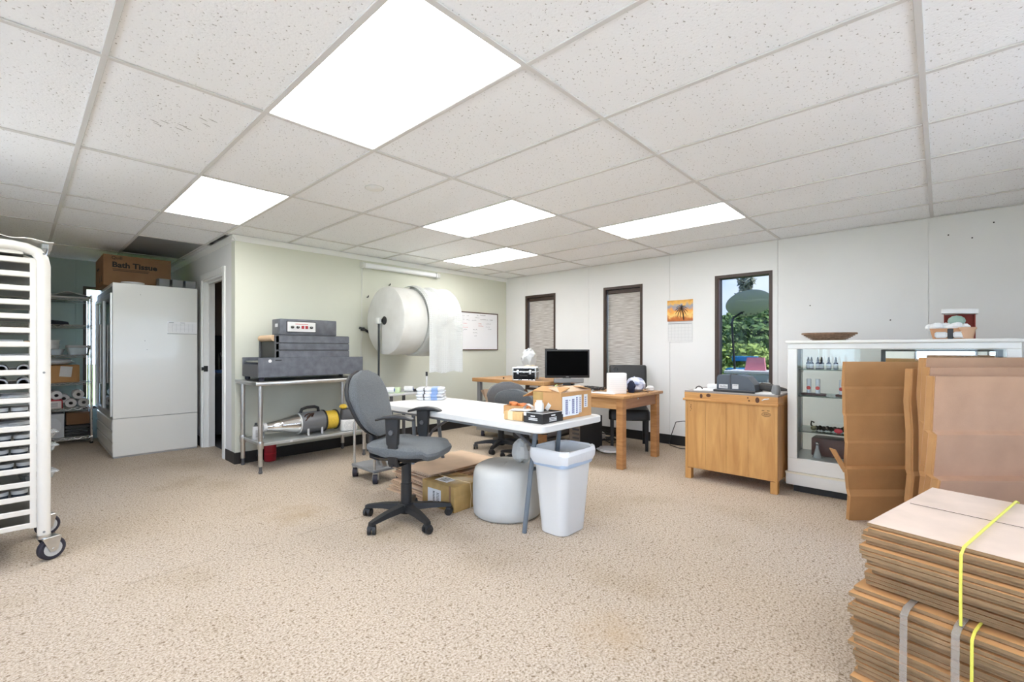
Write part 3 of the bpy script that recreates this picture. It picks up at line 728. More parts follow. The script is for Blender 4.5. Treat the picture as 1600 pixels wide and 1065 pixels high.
o = G().lathe([(.03, 0), (.032, 0), (.044, .07), (.05, .07), (.05, .085), (.042, .085), (.03, .01)], 20).ob('clay_pot', M('clay_pale', (.6, .38, .25), rough=.8))
tag(place(o, (pxs - .03, ypx(1511, pxs) , CH + .001)), 'small clay flower pot beside the brown planter tray', 'flower pot')
t = thing('red_lidded_box', 'open red box with a white lid standing behind the planter tray', 'box', (4.83, ypx(1499, 4.83), CH + .001))
g = G(); g.box(.03, .036, -.085, .085, 0, .19); g.box(-.03, .03, -.085, -.079, 0, .19); g.box(-.03, .03, .079, .085, 0, .19); g.box(-.03, .036, -.085, .085, 0, .006); g.ob('body', M('brick_red', (.3, .04, .025), rough=.6), t)
G().box(-.08, .045, -.09, .11, .19, .225, .004).rot(R(3), 'X').ob('lid', PAPER, t)

# ------------------------------------------------------------------ pine cabinet seen from behind, with the things on top
PX0, PX1, PY0, PY1, PH = 4.27, 4.82, .985, 1.755, .82
t = thing('pine_cabinet', 'orange pine cabinet with its back to the room, under the open window', 'cabinet', (PX0, (PY0 + PY1) / 2, 0))
hw = (PY1 - PY0) / 2; D = PX1 - PX0
bounds = [-hw + .02, -.16, .02, .2, hw - .02]
for a, b in zip(bounds, bounds[1:]): G().box(.004, .018, a + .0006, b - .0006, .105, .735, .0008).ob('back_board', PINE, t)
for sy in (-1, 1): G().box(0, D, sy * hw - (.02 if sy > 0 else 0), sy * hw + (.02 if sy < 0 else 0), .0 if False else .1, .735, .002).ob('side_panel', PINE, t)
for sy in (-1, 1):
    for x in (.0, D - .06): G().box(x, x + .06, sy * hw - (.055 if sy > 0 else 0), sy * hw + (.055 if sy < 0 else 0), 0, .1, .002).ob('foot', PINE, t)
G().box(.02, D, -hw + .02, hw - .02, .1, .12).ob('floor_board', PINE, t)
G().box(-.006, D + .006, -hw - .006, hw + .006, .735, .805, .003).ob('top_rail', PINEH, t)
G().box(-.016, D + .01, -hw - .01, hw + .018, .728, .748, .004, 2).ob('moulding', PINEH, t)
G().box(-.004, D, -hw - .004, hw + .004, .805, PH, .002).ob('top_panel', M('cab_top', (.3, .27, .25), rough=.6), t)
g = G()
for y, z, ry, rz_ in ((.235, .775, .012, .02), (.17, .785, .02, .016), (-.235, .772, .016, .024), (-.16, .786, .006, .006), (-.17, .762, .008, .006)):
    g.cyl((-.008, y, z), (-.0055, y, z), 1, n=14); 
    for v in list(g.bm.verts)[-28:]: v.co.y = y + (v.co.y - y) * ry; v.co.z = z + (v.co.z - z) * rz_
g.ob('knot', KNOT, t, kind='stuff')
g = G(); n = 40
def oval(x, y, z, ry, rz_, w_): g.tube([(x, y + ry * math.cos(2 * math.pi * q / n), z + rz_ * math.sin(2 * math.pi * q / n)) for q in range(n + 1)], w_, 4)
oval(.0035, -.30, .655, .034, .017, .0015); oval(.0035, -.30, .655, .026, .011, .0012)
for k in range(5): g.box(.0025, .0042, -.316 + k * .007, -.3125 + k * .007, .652, .659)
for y in (-.285, -.325):
    for k in range(4): g.box(.0025, .0042, y + k * .005, y + k * .005 + .003, .684, .690)
g.ob('maker_stamp', INKB, t)
g = G()
for y, z, h_ in ((.345, .70, .004), (.33, .68, .01), (.332, .66, .012), (.327, .645, .008), (.335, .63, .006)): g.box(.002, .0045, y, y + .005, z, z + h_)
g.ob('ink_mark', INKB, t)
G().tube([(-.009, -.27, .772), (-.009, -.29, .783), (-.009, -.31, .785), (-.009, -.325, .79)], .005, 6).ob('paint_drip', PAPER, t)
TZ = PH + .001
t = thing('label_printer', 'dark grey desktop machine with rounded right end on the pine cabinet', 'printer', (4.40, 1.33, TZ))
prof = [(-.155, .03), (-.155, .02), (.165, .02), (.165, .125), (.15, .15), (-.02, .155), (-.09, .14), (-.15, .07)]
G().prism(prof, 'X', -.055, .12).ob('body', M('slate', (.085, .1, .12), rough=.4), t, ang=25)
G().box(-.058, .122, .045, .053, .022, .157, .001).ob('seam_band', GREYD, t)
G().box(-.09, .14, -.165, .185, 0, .02, .003).ob('tray', BLACKP, t)
g = G(); g.box(-.0575, -.055, .07, .145, .03, .065); g.ob('left_sticker', PAPER, t)
g = G(); g.box(-.0575, -.055, -.02, .03, .03, .07); g.ob('right_sticker', PAPER, t)
g = G()
for k in range(6): g.box(-.0585, -.0572, .078 + k * .01, .083 + k * .01, .036, .05 + .004 * (k % 3))
for k in range(5): g.box(-.0585, -.0572, -.012 + k * .007, -.008 + k * .007, .058, .064)
g.ob('sticker_print', INKG, t)
G().sph((.0, .03, .155), .018, 1.2, 1.6, .5, 12, 6).ob('knob', BLACKP, t)
def papers(name, label, cat, loc, rz, w_, d_, n=3, mat=PAPER, group=None):
    t = thing(name, label, cat, loc, rz, group)
    for k in range(n):
        o = G().box(-w_ / 2, w_ / 2, -d_ / 2, d_ / 2, 0, .0012).ob('sheet', mat, t); o.location = (random.uniform(-.01, .01), random.uniform(-.01, .01), k * .0015); o.rotation_euler = (0, 0, random.uniform(-.12, .12))
    return t
papers('paper_pile', 'loose white papers at the left end of the pine cabinet top', 'paper', (4.42, 1.61, TZ), .2, .22, .2, 4)
papers('paper_pile', 'white papers right of the grey desktop machine on the cabinet', 'paper', (4.38, 1.08, TZ), -.1, .18, .15, 5)
o = G().box(-.04, .04, -.06, .06, 0, .045, .008, 2).ob('white_carton', PAPER); tag(place(o, (4.58, 1.60, TZ), .3), 'small white carton behind the loose papers on the pine cabinet', 'box')
o = G().tube([(0, .03, .004), (0, .02, .02), (0, 0, .028), (0, -.02, .02), (0, -.03, .004)], .005, 8).ob('arched_black_clip', BLACKP); tag(place(o, (4.36, 1.66, TZ + .008), .2), 'small black arched clip lying on papers on the pine cabinet', 'clip')
o = G().tube([(0, .12, .03), (.0, .06, .05), (.0, .0, .045), (.02, -.08, .035), (.02, -.13, .03)], [.02, .038, .035, .02, .012], 10).jitter(.004).ob('black_tool', M('tool_black', (.05, .045, .04), rough=.5)); tag(place(o, (4.50, 1.10, TZ)), 'knobbly black tool lying at the right end of the pine cabinet', 'tool')
t = thing('white_document_tray', 'white slotted tray between the grey machine and the window', 'tray', (4.66, 1.22, TZ))
G().box(-.06, .06, -.1, .1, 0, .01).ob('base', WHITEP, t); g = G()
for k in range(9): g.box(-.06, -.055, -.095 + .022 * k, -.083 + .022 * k, .01, .07)
g.ob('slat', WHITEP, t, kind='stuff'); G().box(-.06, -.055, -.1, .1, .07, .08).ob('rim', WHITEP, t)
o = G().lathe([(.02, 0), (.03, .0), (.035, .03), (.028, .075), (.02, .08)], 14).ob('grey_cup', GREYM); tag(place(o, (4.34, 1.012, TZ)), 'grey cup at the right rear corner of the pine cabinet', 'cup')
# ------------------------------------------------------------------ oak desk
DX0, DX1, DY0, DY1, DZ = 4.07, 4.95, 2.285, 3.44, .737
t = thing('oak_desk', 'sturdy oak desk with square legs, black leather chair behind it', 'desk', (DX0, DY0, 0))
W, Dd = DX1 - DX0, DY1 - DY0
G().box(0, W, 0, Dd, DZ - .03, DZ, .006, 2).ob('desk_top', OAKY, t)
for x in (.03, W - .105):
    for y in (.03, Dd - .105): G().box(x, x + .075, y, y + .075, 0, DZ - .03, .004).ob('leg', OAK, t)
ap = G().box(.04, .06, .105, Dd - .105, DZ - .14, DZ - .03).ob('apron', OAKY, t)
G().box(.105, W - .105, .04, .06, DZ - .14, DZ - .03).ob('apron', wood('oak_x', (.42, .22, .11), (.33, .15, .07), stretch=(1.2, 14, 14)), t)
G().box(W - .06, W - .04, .105, Dd - .105, DZ - .14, DZ - .03).ob('apron', OAKY, t)
G().box(.105, W - .105, Dd - .06, Dd - .04, DZ - .14, DZ - .03).ob('apron', OAKY, t)
G().cyl((.36, .04, DZ - .05), (.36, .034, DZ - .05), .008, n=10).ob('button', PAPER, t)
TZ = DZ + .001
# monitor
t = thing('monitor', 'black flat monitor with dark screen on the oak desk', 'monitor', (4.58, 3.34, TZ), YAW - math.pi / 2 + R(4))
MW, MB_, MT = .275, .115, .463
g = G().box(-MW, MW, 0, .035, MB_, MT, .006, 2); g.box(-.2, .2, .035, .065, MB_ + .05, MT - .06, .01, 2); g.ob('housing', BLACKP, t)
G().box(-MW + .02, MW - .02, -.0015, .003, MB_ + .03, MT - .02).ob('screen', M('screen_off', (.001, .001, .001), rough=.6, spec=.04), t)
G().box(-MW - .004, -MW + .15, -.002, .02, MT - .004, MT + .01, .004).ob('top_clip', BLACKP, t)
text('logo', 'DELL', .016, GREYL, t, (0, -.0008, MB_ + .009), (math.pi / 2, 0, 0), align='CENTER')
G().box(-.05, .05, .03, .055, .01, MB_ + .12, .006).ob('stand_neck', GREYD, t)
G().box(-.12, .12, -.05, .13, 0, .012, .005, 2).ob('stand_foot', GREYD, t)
G().box(-.17, .2, -.012, .012, MB_ - .06, MB_ - .004, .006).ob('speaker_bar', GREYM, t)
t = thing('keyboard', 'dark keyboard in front of the monitor on the oak desk', 'keyboard', (4.42, 3.02, TZ), YAW - math.pi / 2)
G().box(-.2, .2, -.07, .07, 0, .018, .004).ob('case', BLACKP, t)
g = G()
for r_ in range(5):
    for c_ in range(14): g.box(-.19 + c_ * .0272, -.168 + c_ * .0272, -.06 + r_ * .025, -.04 + r_ * .025, .018, .024)
g.ob('keys', GREYD, t, kind='stuff')
t = thing('cable_tangle', 'tangle of black cables beside the monitor foot', 'cables', (4.40, 2.86, TZ))
g = G()
for k in range(5): g.tube([(.10 * math.cos(q * .55 + k) * (1 - .05 * k), .14 * math.sin(q * .7 + 2 * k) , .012 + .03 * abs(math.sin(q * .8 + k))) for q in range(14)], .005, 6)
g.ob('cable_loops', BLACKP, t)
papers('paper_pile', 'spread of white papers on the oak desk behind the shipping box', 'paper', (4.24, 2.98, TZ), .5, .28, .36, 6)
papers('paper_pile', 'thin white papers on the oak desk left of the white paper box', 'paper', (4.26, 2.62, TZ), .1, .2, .26, 3)
o = G().sph((0, 0, .02), .03, 1.3, 1, .7, 8, 6).jitter(.006).ob('green_wrapper', GREENP); tag(place(o, (4.40, 3.36, TZ)), 'crumpled light green wrapper left of the monitor foot', 'wrapper')
o = G().box(-.06, .06, -.1, .1, 0, .03, .006).ob('grey_device', GREYM); tag(place(o, (4.24, 3.34, TZ), .5), 'flat grey device at the left end of the oak desk', 'device')
o = G().lathe([(.022, 0), (.026, .03), (.022, .032), (.02, .005)], 16).ob('clear_dish', CLEARP); tag(place(o, (4.44, 2.60, TZ)), 'small clear glass dish on the oak desk', 'dish')
t = thing('white_air_purifier', 'plain white upright box with rounded edges on the oak desk corner', 'box', (4.30, 2.50, TZ), YAW - math.pi / 2 + R(6))
G().box(-.094, .094, -.05, .05, 0, .215, .008, 2).ob('body', M('ribbed_white', (.82, .81, .79), rough=.6), t)
g = G()
for k in range(10): g.box(-.094, .094, -.0515, -.0495, .015 + k * .02, .017 + k * .02)
g.ob('ridge', WHITEP, t, kind='stuff')
o = G().tube([(0, 0, 0), (0, 0, .24), (.01, 0, .262), (.03, 0, .27), (.045, 0, .255), (.045, 0, .23)], .006, 8).ob('black_hook_stand', BLACKP); tag(place(o, (4.44, 2.62, TZ), R(-60)), 'thin black hooked stand beside the upright white box', 'stand')
def crumple(name, label, cat, loc, r, sx, sy, sz, mat, j=.012, seed=1, rz=0):
    random.seed(seed); o = G().sph((0, 0, r * sz * .92), r, sx, sy, sz, 14, 9)
    for v in o.bm.verts:
        n = v.co - Vector((0, 0, r * sz)); v.co += n * random.uniform(-.14, .14); v.co.z = max(v.co.z, 0)
    o = o.ob(name, mat, ang=12); return tag(place(o, loc, rz), label, cat)
crumple('cloth_bundle', 'crumpled white and blue cloth bag on the oak desk corner', 'bag', (4.62, 2.46, TZ), .11, .9, .95, .75, M('bag_print', (.8, .8, .82), rough=.6, col2=(.12, .16, .36), scale=14), seed=3)
crumple('dark_cloth', 'dark navy cloth tucked against the upright white box', 'cloth', (4.47, 2.42, TZ), .055, .7, .8, 1.2, M('navy_cloth', (.012, .015, .04), rough=.8), seed=5)
crumple('crumpled_tissue', 'small crumpled white tissue at the right edge of the oak desk', 'tissue', (4.80, 2.37, TZ), .045, 1.1, 1, .7, PAPER, seed=8)
o = G().tube([(-.1, .12, .004), (0, .06, .008), (.05, .0, .01), (.04, -.045, .006), (.0, -.1, .004)], .004, 6).ob('desk_cable', BLACKP); tag(place(o, (4.62, 2.40, TZ)), 'thin black cable trailing over the desk corner', 'cable')
# leather chair behind the desk
def leather_chair(loc, rz):
    t = thing('leather_chair', 'black leather high-back dining chair pulled up behind the oak desk', 'chair', loc, rz)
    rings = [[(x + .02 * math.sin(z * 3), y, z) for x, y in rr(-.235 - .10 * (z - .45), 0, .075, w_, .035)] for z, w_ in ((.42, .44), (.46, .46), (.7, .47), (.9, .47), (.985, .465), (1.0, .44))]
    G().loft(rings).ob('backrest', LEATHER, t)
    G().loft([[(x, y, z) for x, y in rr(0, 0, w_, d_, .05)] for z, w_, d_ in ((.36, .46, .46), (.37, .48, .48), (.46, .48, .48), (.49, .45, .45))]).ob('seat', LEATHER, t)
    for sx, sy in ((1, 1), (1, -1), (-1, 1), (-1, -1)):
        x, y = sx * .2, sy * .2
        G().loft([[(a, b, 0) for a, b in rr(x + (-.05 if sx < 0 else 0), y, .035, .035, .006)], [(a, b, .38) for a, b in rr(x, y, .045, .045, .006)]]).ob('leg', BLACKP, t)
    return t
leather_chair((5.12, 2.81, 0), R(211))
# things under the desk
t = thing('computer_tower', 'black computer tower on the floor under the oak desk', 'computer', (4.62, 3.10, 0), R(-6))
G().box(-.2, .2, -.09, .09, .01, .41, .004).ob('case', BLACKP, t)
G().box(-.203, -.2, -.08, .08, .03, .39).ob('rear_panel', ALU, t)
g = G()
for r_ in range(5): g.box(-.206, -.203, -.07, .03, .06 + r_ * .05, .085 + r_ * .05)
g.ob('port_row', GREYD, t, kind='stuff')
o = crumple('white_plastic_bag', 'crumpled clear white plastic bag on the carpet beneath the desk', 'plastic bag', (4.72, 2.83, 0), .13, 1.0, 1.2, .25, BAGW, seed=21)
t = thing('power_cords', 'tangle of black cords behind the computer tower', 'cords', (5.3, 3.3, 0)); g = G()
for k in range(6): g.tube([(.16 * math.sin(q * .6 + k), .26 * math.cos(q * .45 + 1.7 * k), .015 + .12 * abs(math.sin(q * .35 + k)) * (k % 2)) for q in range(16)], .006, 6)
g.ob('cord_loops', BLACKP, t)
o = G().sph((0, 0, .05), .05, 1, 1.2, 1).ob('white_adapter', WHITEP); tag(place(o, (5.25, 3.28, .02)), 'rounded white power adapter under the oak desk', 'adapter')
t = thing('wall_outlet', 'dark multi-outlet box on the wall under the desk', 'outlet', (XW - .03, 3.12, .34)); G().box(-.03, .028, -.06, .06, 0, .2, .004).ob('box', GREYD, t)
g = G(); g.cyl((-.03, -.02, .08), (-.05, -.02, .08), .012, n=10); g.cyl((-.03, .03, .14), (-.05, .03, .14), .012, n=10); g.ob('plug', BLACKP, t, kind='stuff')
o = G().tube([(0, 0, 0), (-.02, .03, .0), (-.03, .12, -.02), (-.02, .16, -.12), (-.05, .2, -.28), (-.12, .15, -.3), (-.2, .0, -.303), (-.16, -.2, -.303), (-.05, -.32, -.25), (-.02, -.33, -.1), (0, -.33, .02)], .005, 6).ob('floor_cord', BLACKP); tag(place(o, (XW - .02, 2.30, .315)), 'black cord looping along the baseboard beside the pine cabinet', 'cord')

# wall calendar with a sunset palm picture
t = thing('wall_calendar', 'wall calendar with an orange sunset palm picture', 'calendar', (XW - .004, 2.388, 1.293))
def sunset():
    m = M('sunset_print', (.8, .4, .08), rough=.45); tt, b, N, K = nodes_of(m)
    tx = N('ShaderNodeTexCoord'); sp = N('ShaderNodeSeparateXYZ'); K(tx.outputs['Object'], sp.inputs[0]); n = N('ShaderNodeTexNoise'); n.inputs['Scale'].default_value = 14
    K(tx.outputs['Object'], n.inputs['Vector']); ma = N('ShaderNodeMath'); ma.operation = 'MULTIPLY_ADD'; K(n.outputs['Fac'], ma.inputs[0]); ma.inputs[1].default_value = .16; K(sp.outputs['Z'], ma.inputs[2])
    mr = N('ShaderNodeMapRange'); mr.inputs[1].default_value = .30; mr.inputs[2].default_value = .62; K(ma.outputs[0], mr.inputs[0])
    r = N('ShaderNodeValToRGB'); e = r.color_ramp.elements; e[0].color = (.25, .07, .02, 1); e[1].color = (.62, .28, .05, 1)
    for p, c in ((.25, (.55, .16, .03)), (.38, (.95, .62, .2)), (.55, (.85, .36, .06)), (.7, (.28, .33, .42)), (.85, (.8, .45, .1))): q = e.new(p); q.color = (*c, 1)
    K(mr.outputs[0], r.inputs[0]); K(r.outputs[0], b.inputs['Base Color']); return m
G().box(-.001, .003, -.16, .16, .0, .25, .0005).ob('month_page', PAPER, t)
G().box(-.002, .002, -.163, .163, .262, .527, .0005).ob('picture_page', sunset(), t)
g = G(); px_, py_ = -.03, .275
g.tube([(-.0035, -.05, .275), (-.0035, -.04, .36), (-.0035, -.02, .43)], [.009, .008, .006], 5, flat=(1, .25))
for an in range(0, 360, 30):
    a = R(an + 8); L_ = .085
    g.tube([(-.0035, -.02 + L_ * f * math.cos(a), .43 + L_ * f * math.sin(a) - .05 * f * f) for f in (0, .3, .6, .85, 1)], [.004, .014, .013, .009, .002], 4, flat=(.25, 1))
g.ob('palm_print', INKB, t)
g = G(); g.box(-.0018, -.0008, -.15, .15, .228, .236)
for c_ in range(8): g.box(-.0016, -.0008, -.15 + c_ * .0428, -.1495 + c_ * .0428, .02, .22)
for r_ in range(6): g.box(-.0016, -.0008, -.15, .15, .02 + r_ * .04, .0208 + r_ * .04)
g.ob('date_grid', INKG, t)
G().box(-.003, .002, -.15, .15, .252, .259).ob('binding', GREYL, t)

# ------------------------------------------------------------------ rolling workbench in the corner
t = thing('workbench', 'rolling workbench with thick wood top and grey metal base in the corner', 'workbench', (4.34, 3.52, 0))
G().box(0, .78, 0, 1.29, .755, .805, .004).ob('wood_top', OAKY, t)
for x in (.04, .68):
    for y in (.06, 1.17): G().box(x, x + .05, y, y + .06, .10, .755, .003).ob('post', GREYM, t)
g = G(); g.box(.02, .76, .02, 1.2, .1, .12); g.box(.0, .02, .02, 1.2, .09, .48, .003); g.box(.74, .76, .02, 1.2, .09, .48, .003); g.box(.02, .74, .02, .04, .09, .48); g.box(.02, .74, 1.18, 1.2, .09, .48); g.ob('base_bin', M('bin_grey', (.22, .21, .20), rough=.6), t)
def caster(par, x, y, r, nm='caster', mat=BLACKR, a=.6):
    c = G().tube([(x, y - r * .45, r), (x, y + r * .45, r)], r, 18); c.rot(a, 'Z', (x, y, 0)); o = c.ob(nm, mat, par)
    g = G(); g.box(x - r * .5, x + r * .55, y - r * .55, y - r * .47, r * .8, r * 2.05); g.box(x - r * .5, x + r * .55, y + r * .47, y + r * .55, r * .8, r * 2.05); g.box(x - r * .5, x + r * .55, y - r * .55, y + r * .55, r * 2.0, r * 2.15); g.cyl((x, y - r * .6, r), (x, y + r * .6, r), r * .3, n=10)
    g.rot(a, 'Z', (x, y, 0)); g.ob('fork', STEEL, o); return o
for x in (.06, .7):
    for y in (.09, 1.13): caster(t, x, y, .042)
def open_box(name, label, loc, rz, w_, d_, h, mat, flaps=(40, 40, 60, 60), group=None, th=.005):
    t = thing(name, label, 'cardboard box', loc, rz, group)
    g = G(); g.box(-w_ / 2, w_ / 2, -d_ / 2, d_ / 2, 0, th); g.box(-w_ / 2, -w_ / 2 + th, -d_ / 2, d_ / 2, th, h); g.box(w_ / 2 - th, w_ / 2, -d_ / 2, d_ / 2, th, h); g.box(-w_ / 2 + th, w_ / 2 - th, -d_ / 2, -d_ / 2 + th, th, h); g.box(-w_ / 2 + th, w_ / 2 - th, d_ / 2 - th, d_ / 2, th, h)
    g.ob('carton_body', mat, t)
    fl = min(w_, d_) * .48
    for k, an in enumerate(flaps):
        if an is None: continue
        L_, s_ = (d_ if k < 2 else w_), (1 if k % 2 else -1)
        g = G().box(-th, 0, -L_ / 2, L_ / 2, 0, fl); g.rot(-R(an), 'Y')
        g.mv(-w_ / 2 if k < 2 else -d_ / 2, 0, h)
        if k % 2: g.rot(math.pi)
        if k >= 2: g.rot(math.pi / 2)
        g.ob('flap', mat, t)
    return t
open_box('open_carton', 'open brown carton in the workbench base nearest the green wall', (4.56, 4.46, .122), R(10), .3, .3, .40, CARDL, (15, 50, 12, 35), 'open cartons in the workbench base')
open_box('open_carton', 'open brown carton in the workbench base behind the grey office chairs', (4.60, 3.98, .122), R(-8), .34, .36, .38, CARDL, (None, 30, 25, 20), 'open cartons in the workbench base')
o = G().box(-.15, .15, -.2, .2, 0, .06).ob('dark_brown_tray', CARDD); tag(place(o, (4.58, 3.72, .486), .1), 'dark brown flat box resting on the workbench base', 'box')
TB = .806
t = thing('equipment_case', 'small black case with silver edges and latches on the workbench', 'case', (4.47, 3.92, TB), YAW - math.pi / 2 - R(14))
cw_, cd_, ch_ = .145, .10, .165
G().box(-cw_, cw_, -cd_, cd_, .003, ch_, .004).ob('shell', BLACKG, t)
g = G()
for sx in (-1, 1):
    for sy in (-1, 1): g.box(sx * cw_ - .008, sx * cw_ + .008, sy * cd_ - .008, sy * cd_ + .008, 0, ch_ + .002, .003)
for z in (.006, ch_ * .66, ch_ - .004):
    for s_ in (-1, 1): g.box(-cw_, cw_, s_ * cd_ - .006, s_ * cd_ + .006, z - .007, z + .007, .002); g.box(s_ * cw_ - .006, s_ * cw_ + .006, -cd_, cd_, z - .007, z + .007, .002)
g.ob('edge_trim', CHROME, t)
for x in (-.08, .08): G().box(x - .016, x + .016, -cd_ - .014, -cd_, ch_ * .5, ch_ * .8, .004).ob('latch', CHROME, t)
G().tube([(-.05, -cd_ - .004, .07), (-.045, -cd_ - .025, .062), (.045, -cd_ - .025, .062), (.05, -cd_ - .004, .07)], .007, 8).ob('handle', BLACKP, t)
t = thing('plastic_bag', 'puffed white plastic bag with beige contents behind the black case', 'plastic bag', (4.66, 4.02, TB))
random.seed(31); g = G().sph((0, 0, .105), .1, 1.0, 1.15, 1.0, 14, 9).jitter(.004); g.ob('filled_base', M('bag_beige', (.8, .7, .55), rough=.3, bump=.5, bscale=20), t, ang=10)
g = G().sph((0, .01, .27), .085, 1, 1.1, 1.5, 14, 9).jitter(.022); g.ob('puffed_top', BAGW, t, ang=10)
o = G().sph((0, 0, .012), .012).ob('black_marble', BLACKP); tag(place(o, (4.45, 4.3, TB)), 'tiny black ball on the bare left part of the workbench top', 'ball')

# ------------------------------------------------------------------ office chairs
def office_chair(label, loc, rz, fab, seat_z=.55, back_top=1.05, arm_z=.755, legs0=0.0, arms=True, group=None, spread=.5):
    t = thing('office_chair', label, 'office chair', loc, rz, group)
    # seat: x forward
    sw = [(-.07, .86, .86), (-.055, .95, .95), (-.03, .995, .99), (0.0 - .012, .985, .98), (.0, .93, .93), (.006, .7, .7)]
    G().loft([[(x + .03 + .0, y, seat_z + dz + (.012 * (1 if x < -.1 else 0)) - (.02 if x > .2 else 0)) for x, y in rr(0, 0, .535 * a, .49 * b, .16, 8)] for dz, a, b in sw]).ob('seat_cushion', fab, t)
    G().loft([[(x + .03, y, z) for x, y in rr(0, 0, .535 * a, .49 * a, .16, 8)] for z, a in ((seat_z - .10, .55), (seat_z - .085, .85), (seat_z - .066, .93))]).ob('seat_pan', BLACKP, t)
    zb, zt = seat_z + .045, back_top; rings = []; shell = []
    n = 15
    for k in range(n):
        f = k / (n - 1); z = zb + (zt - zb) * f
        e = math.sqrt(max(0, 1 - abs(2 * f - 1) ** 3.2)); wd = (.36 + .08 * math.sin(math.pi * min(1, f * .85 + .08))) * max(.16, e) ** .8 if f > .5 else (.34 + .08 * f * 2) * max(.25, e) ** .6
        x = -.195 - .15 * f - .02 * math.sin(math.pi * f)
        th = .075 * max(.3, e)
        rings.append([(p + x + .012, q, z) for p, q in rr(0, 0, th, wd, .035, 4)])
        shell.append([(p + x - .028, q, z) for p, q in rr(0, 0, .035 * max(.35, e), wd * 1.01, .017, 4)])
    G().loft(rings).ob('backrest', fab, t); G().loft(shell).ob('back_shell', BLACKP if arms else fab, t)
    G().loft([[(x, y, z) for x, y in rr(xc, 0, w_, .075, .012)] for xc, z, w_ in ((-.275, zb + .16, .02), (-.26, zb, .03), (-.265, seat_z - .04, .04), (-.25, seat_z - .12, .05), (-.2, seat_z - .135, .04))]).ob('back_bar', BLACKP, t)
    G().box(-.2, .1, -.045, .045, seat_z - .135, seat_z - .09, .01).ob('tilt_mechanism', BLACKP, t)
    G().tube([(.0, -.05, seat_z - .11), (.02, -.2, seat_z - .12), (.02, -.24, seat_z - .115)], .006, 8).ob('lever', BLACKP, t)
    G().lathe([(.038, .085), (.038, .26), (.034, .265), (.034, seat_z - .12), (.04, seat_z - .115), (.04, seat_z - .10)], 20).ob('gas_column', BLACKP, t)
    G().lathe([(.045, .055), (.055, .075), (.055, .115), (.045, .125), (.03, .125)], 20).ob('hub', BLACKP, t)
    for k in range(5):
        a = legs0 - rz + k * 2 * math.pi / 5
        g = G().loft([[(x_, y_ * 1.0, z_) for (y_, z_) in [(-w_, zz), (w_, zz), (w_ * .8, zz + h_), (-w_ * .8, zz + h_)]] for x_, w_, zz, h_ in ((.04, .034, .075, .045), (.18, .027, .073, .035), (.29, .022, .064, .024), (.32, .018, .06, .02))])
        g.rot(a); lg = g.ob('base_leg', BLACKP, t)
        ca = a + .7 + k; cx, cy = .305 * math.cos(a), .305 * math.sin(a)
        g = G()
        for s_ in (-1, 1): g.tube([(cx, cy + s_ * .006, .028), (cx, cy + s_ * .026, .028)], .028, 16)
        g.box(cx - .02, cx + .02, cy - .028, cy + .028, .03, .058, .008, 2); g.cyl((cx, cy, .05), (cx, cy, .075), .008, n=8)
        g.rot(ca, 'Z', (cx, cy, 0)); g.ob('caster', BLACKP, lg)
    if arms:
        for s_ in (-1, 1):
            y = s_ * .225
            rg = []
            for x, dz, w_, h_ in ((-.10, -.028, .03, .012), (-.095, -.024, .055, .016), (-.03, -.006, .065, .024), (.05, 0, .07, .028), (.12, -.004, .065, .024), (.155, -.014, .055, .018), (.165, -.018, .04, .012)):
                rg.append([(x, y + p, arm_z + dz + q) for p, q in rr(0, -.012, w_, h_, .01, 3)])
            G().loft(rg).ob('arm_pad', BLACKP, t)
            po = G().loft([[(x + .02, yy, z) for x, yy in rr(0, y, w_, .035, .01)] for z, w_ in ((arm_z - .20, .075), (arm_z - .19, .085), (arm_z - .03, .10), (arm_z - .018, .12))]).ob('arm_post', BLACKP, t)
            G().cyl((.02, y - .018 * 1, arm_z - .115), (.02, y - .03, arm_z - .115), .016, n=16).ob('arm_button', GREYD, po)
            G().loft([[(x + .02 , yy, z) for x, yy in rr(0, yc, .07, .022, .006)] for z, yc in ((arm_z - .19, y), (seat_z - .1, y * .98), (seat_z - .125, y * .9), (seat_z - .13, y * .4))]).ob('arm_bracket', BLACKP, t)
    return t
office_chair('grey fabric office chair with black arms in front of the white folding table', (1.865, 2.755, 0), R(-62), FAB1, arm_z=.772, legs0=R(190))
office_chair('grey office chair with rounded back tucked behind the folding table, nearer one', (3.72, 3.26, 0), R(20), FAB1, seat_z=.42, back_top=.80, legs0=R(100), arms=False, group='grey office chairs by the workbench')
office_chair('darker grey office chair back just behind the nearer grey one at the workbench', (3.97, 3.88, 0), R(55), FAB2, seat_z=.43, back_top=.835, legs0=R(60), arms=False, group='grey office chairs by the workbench')

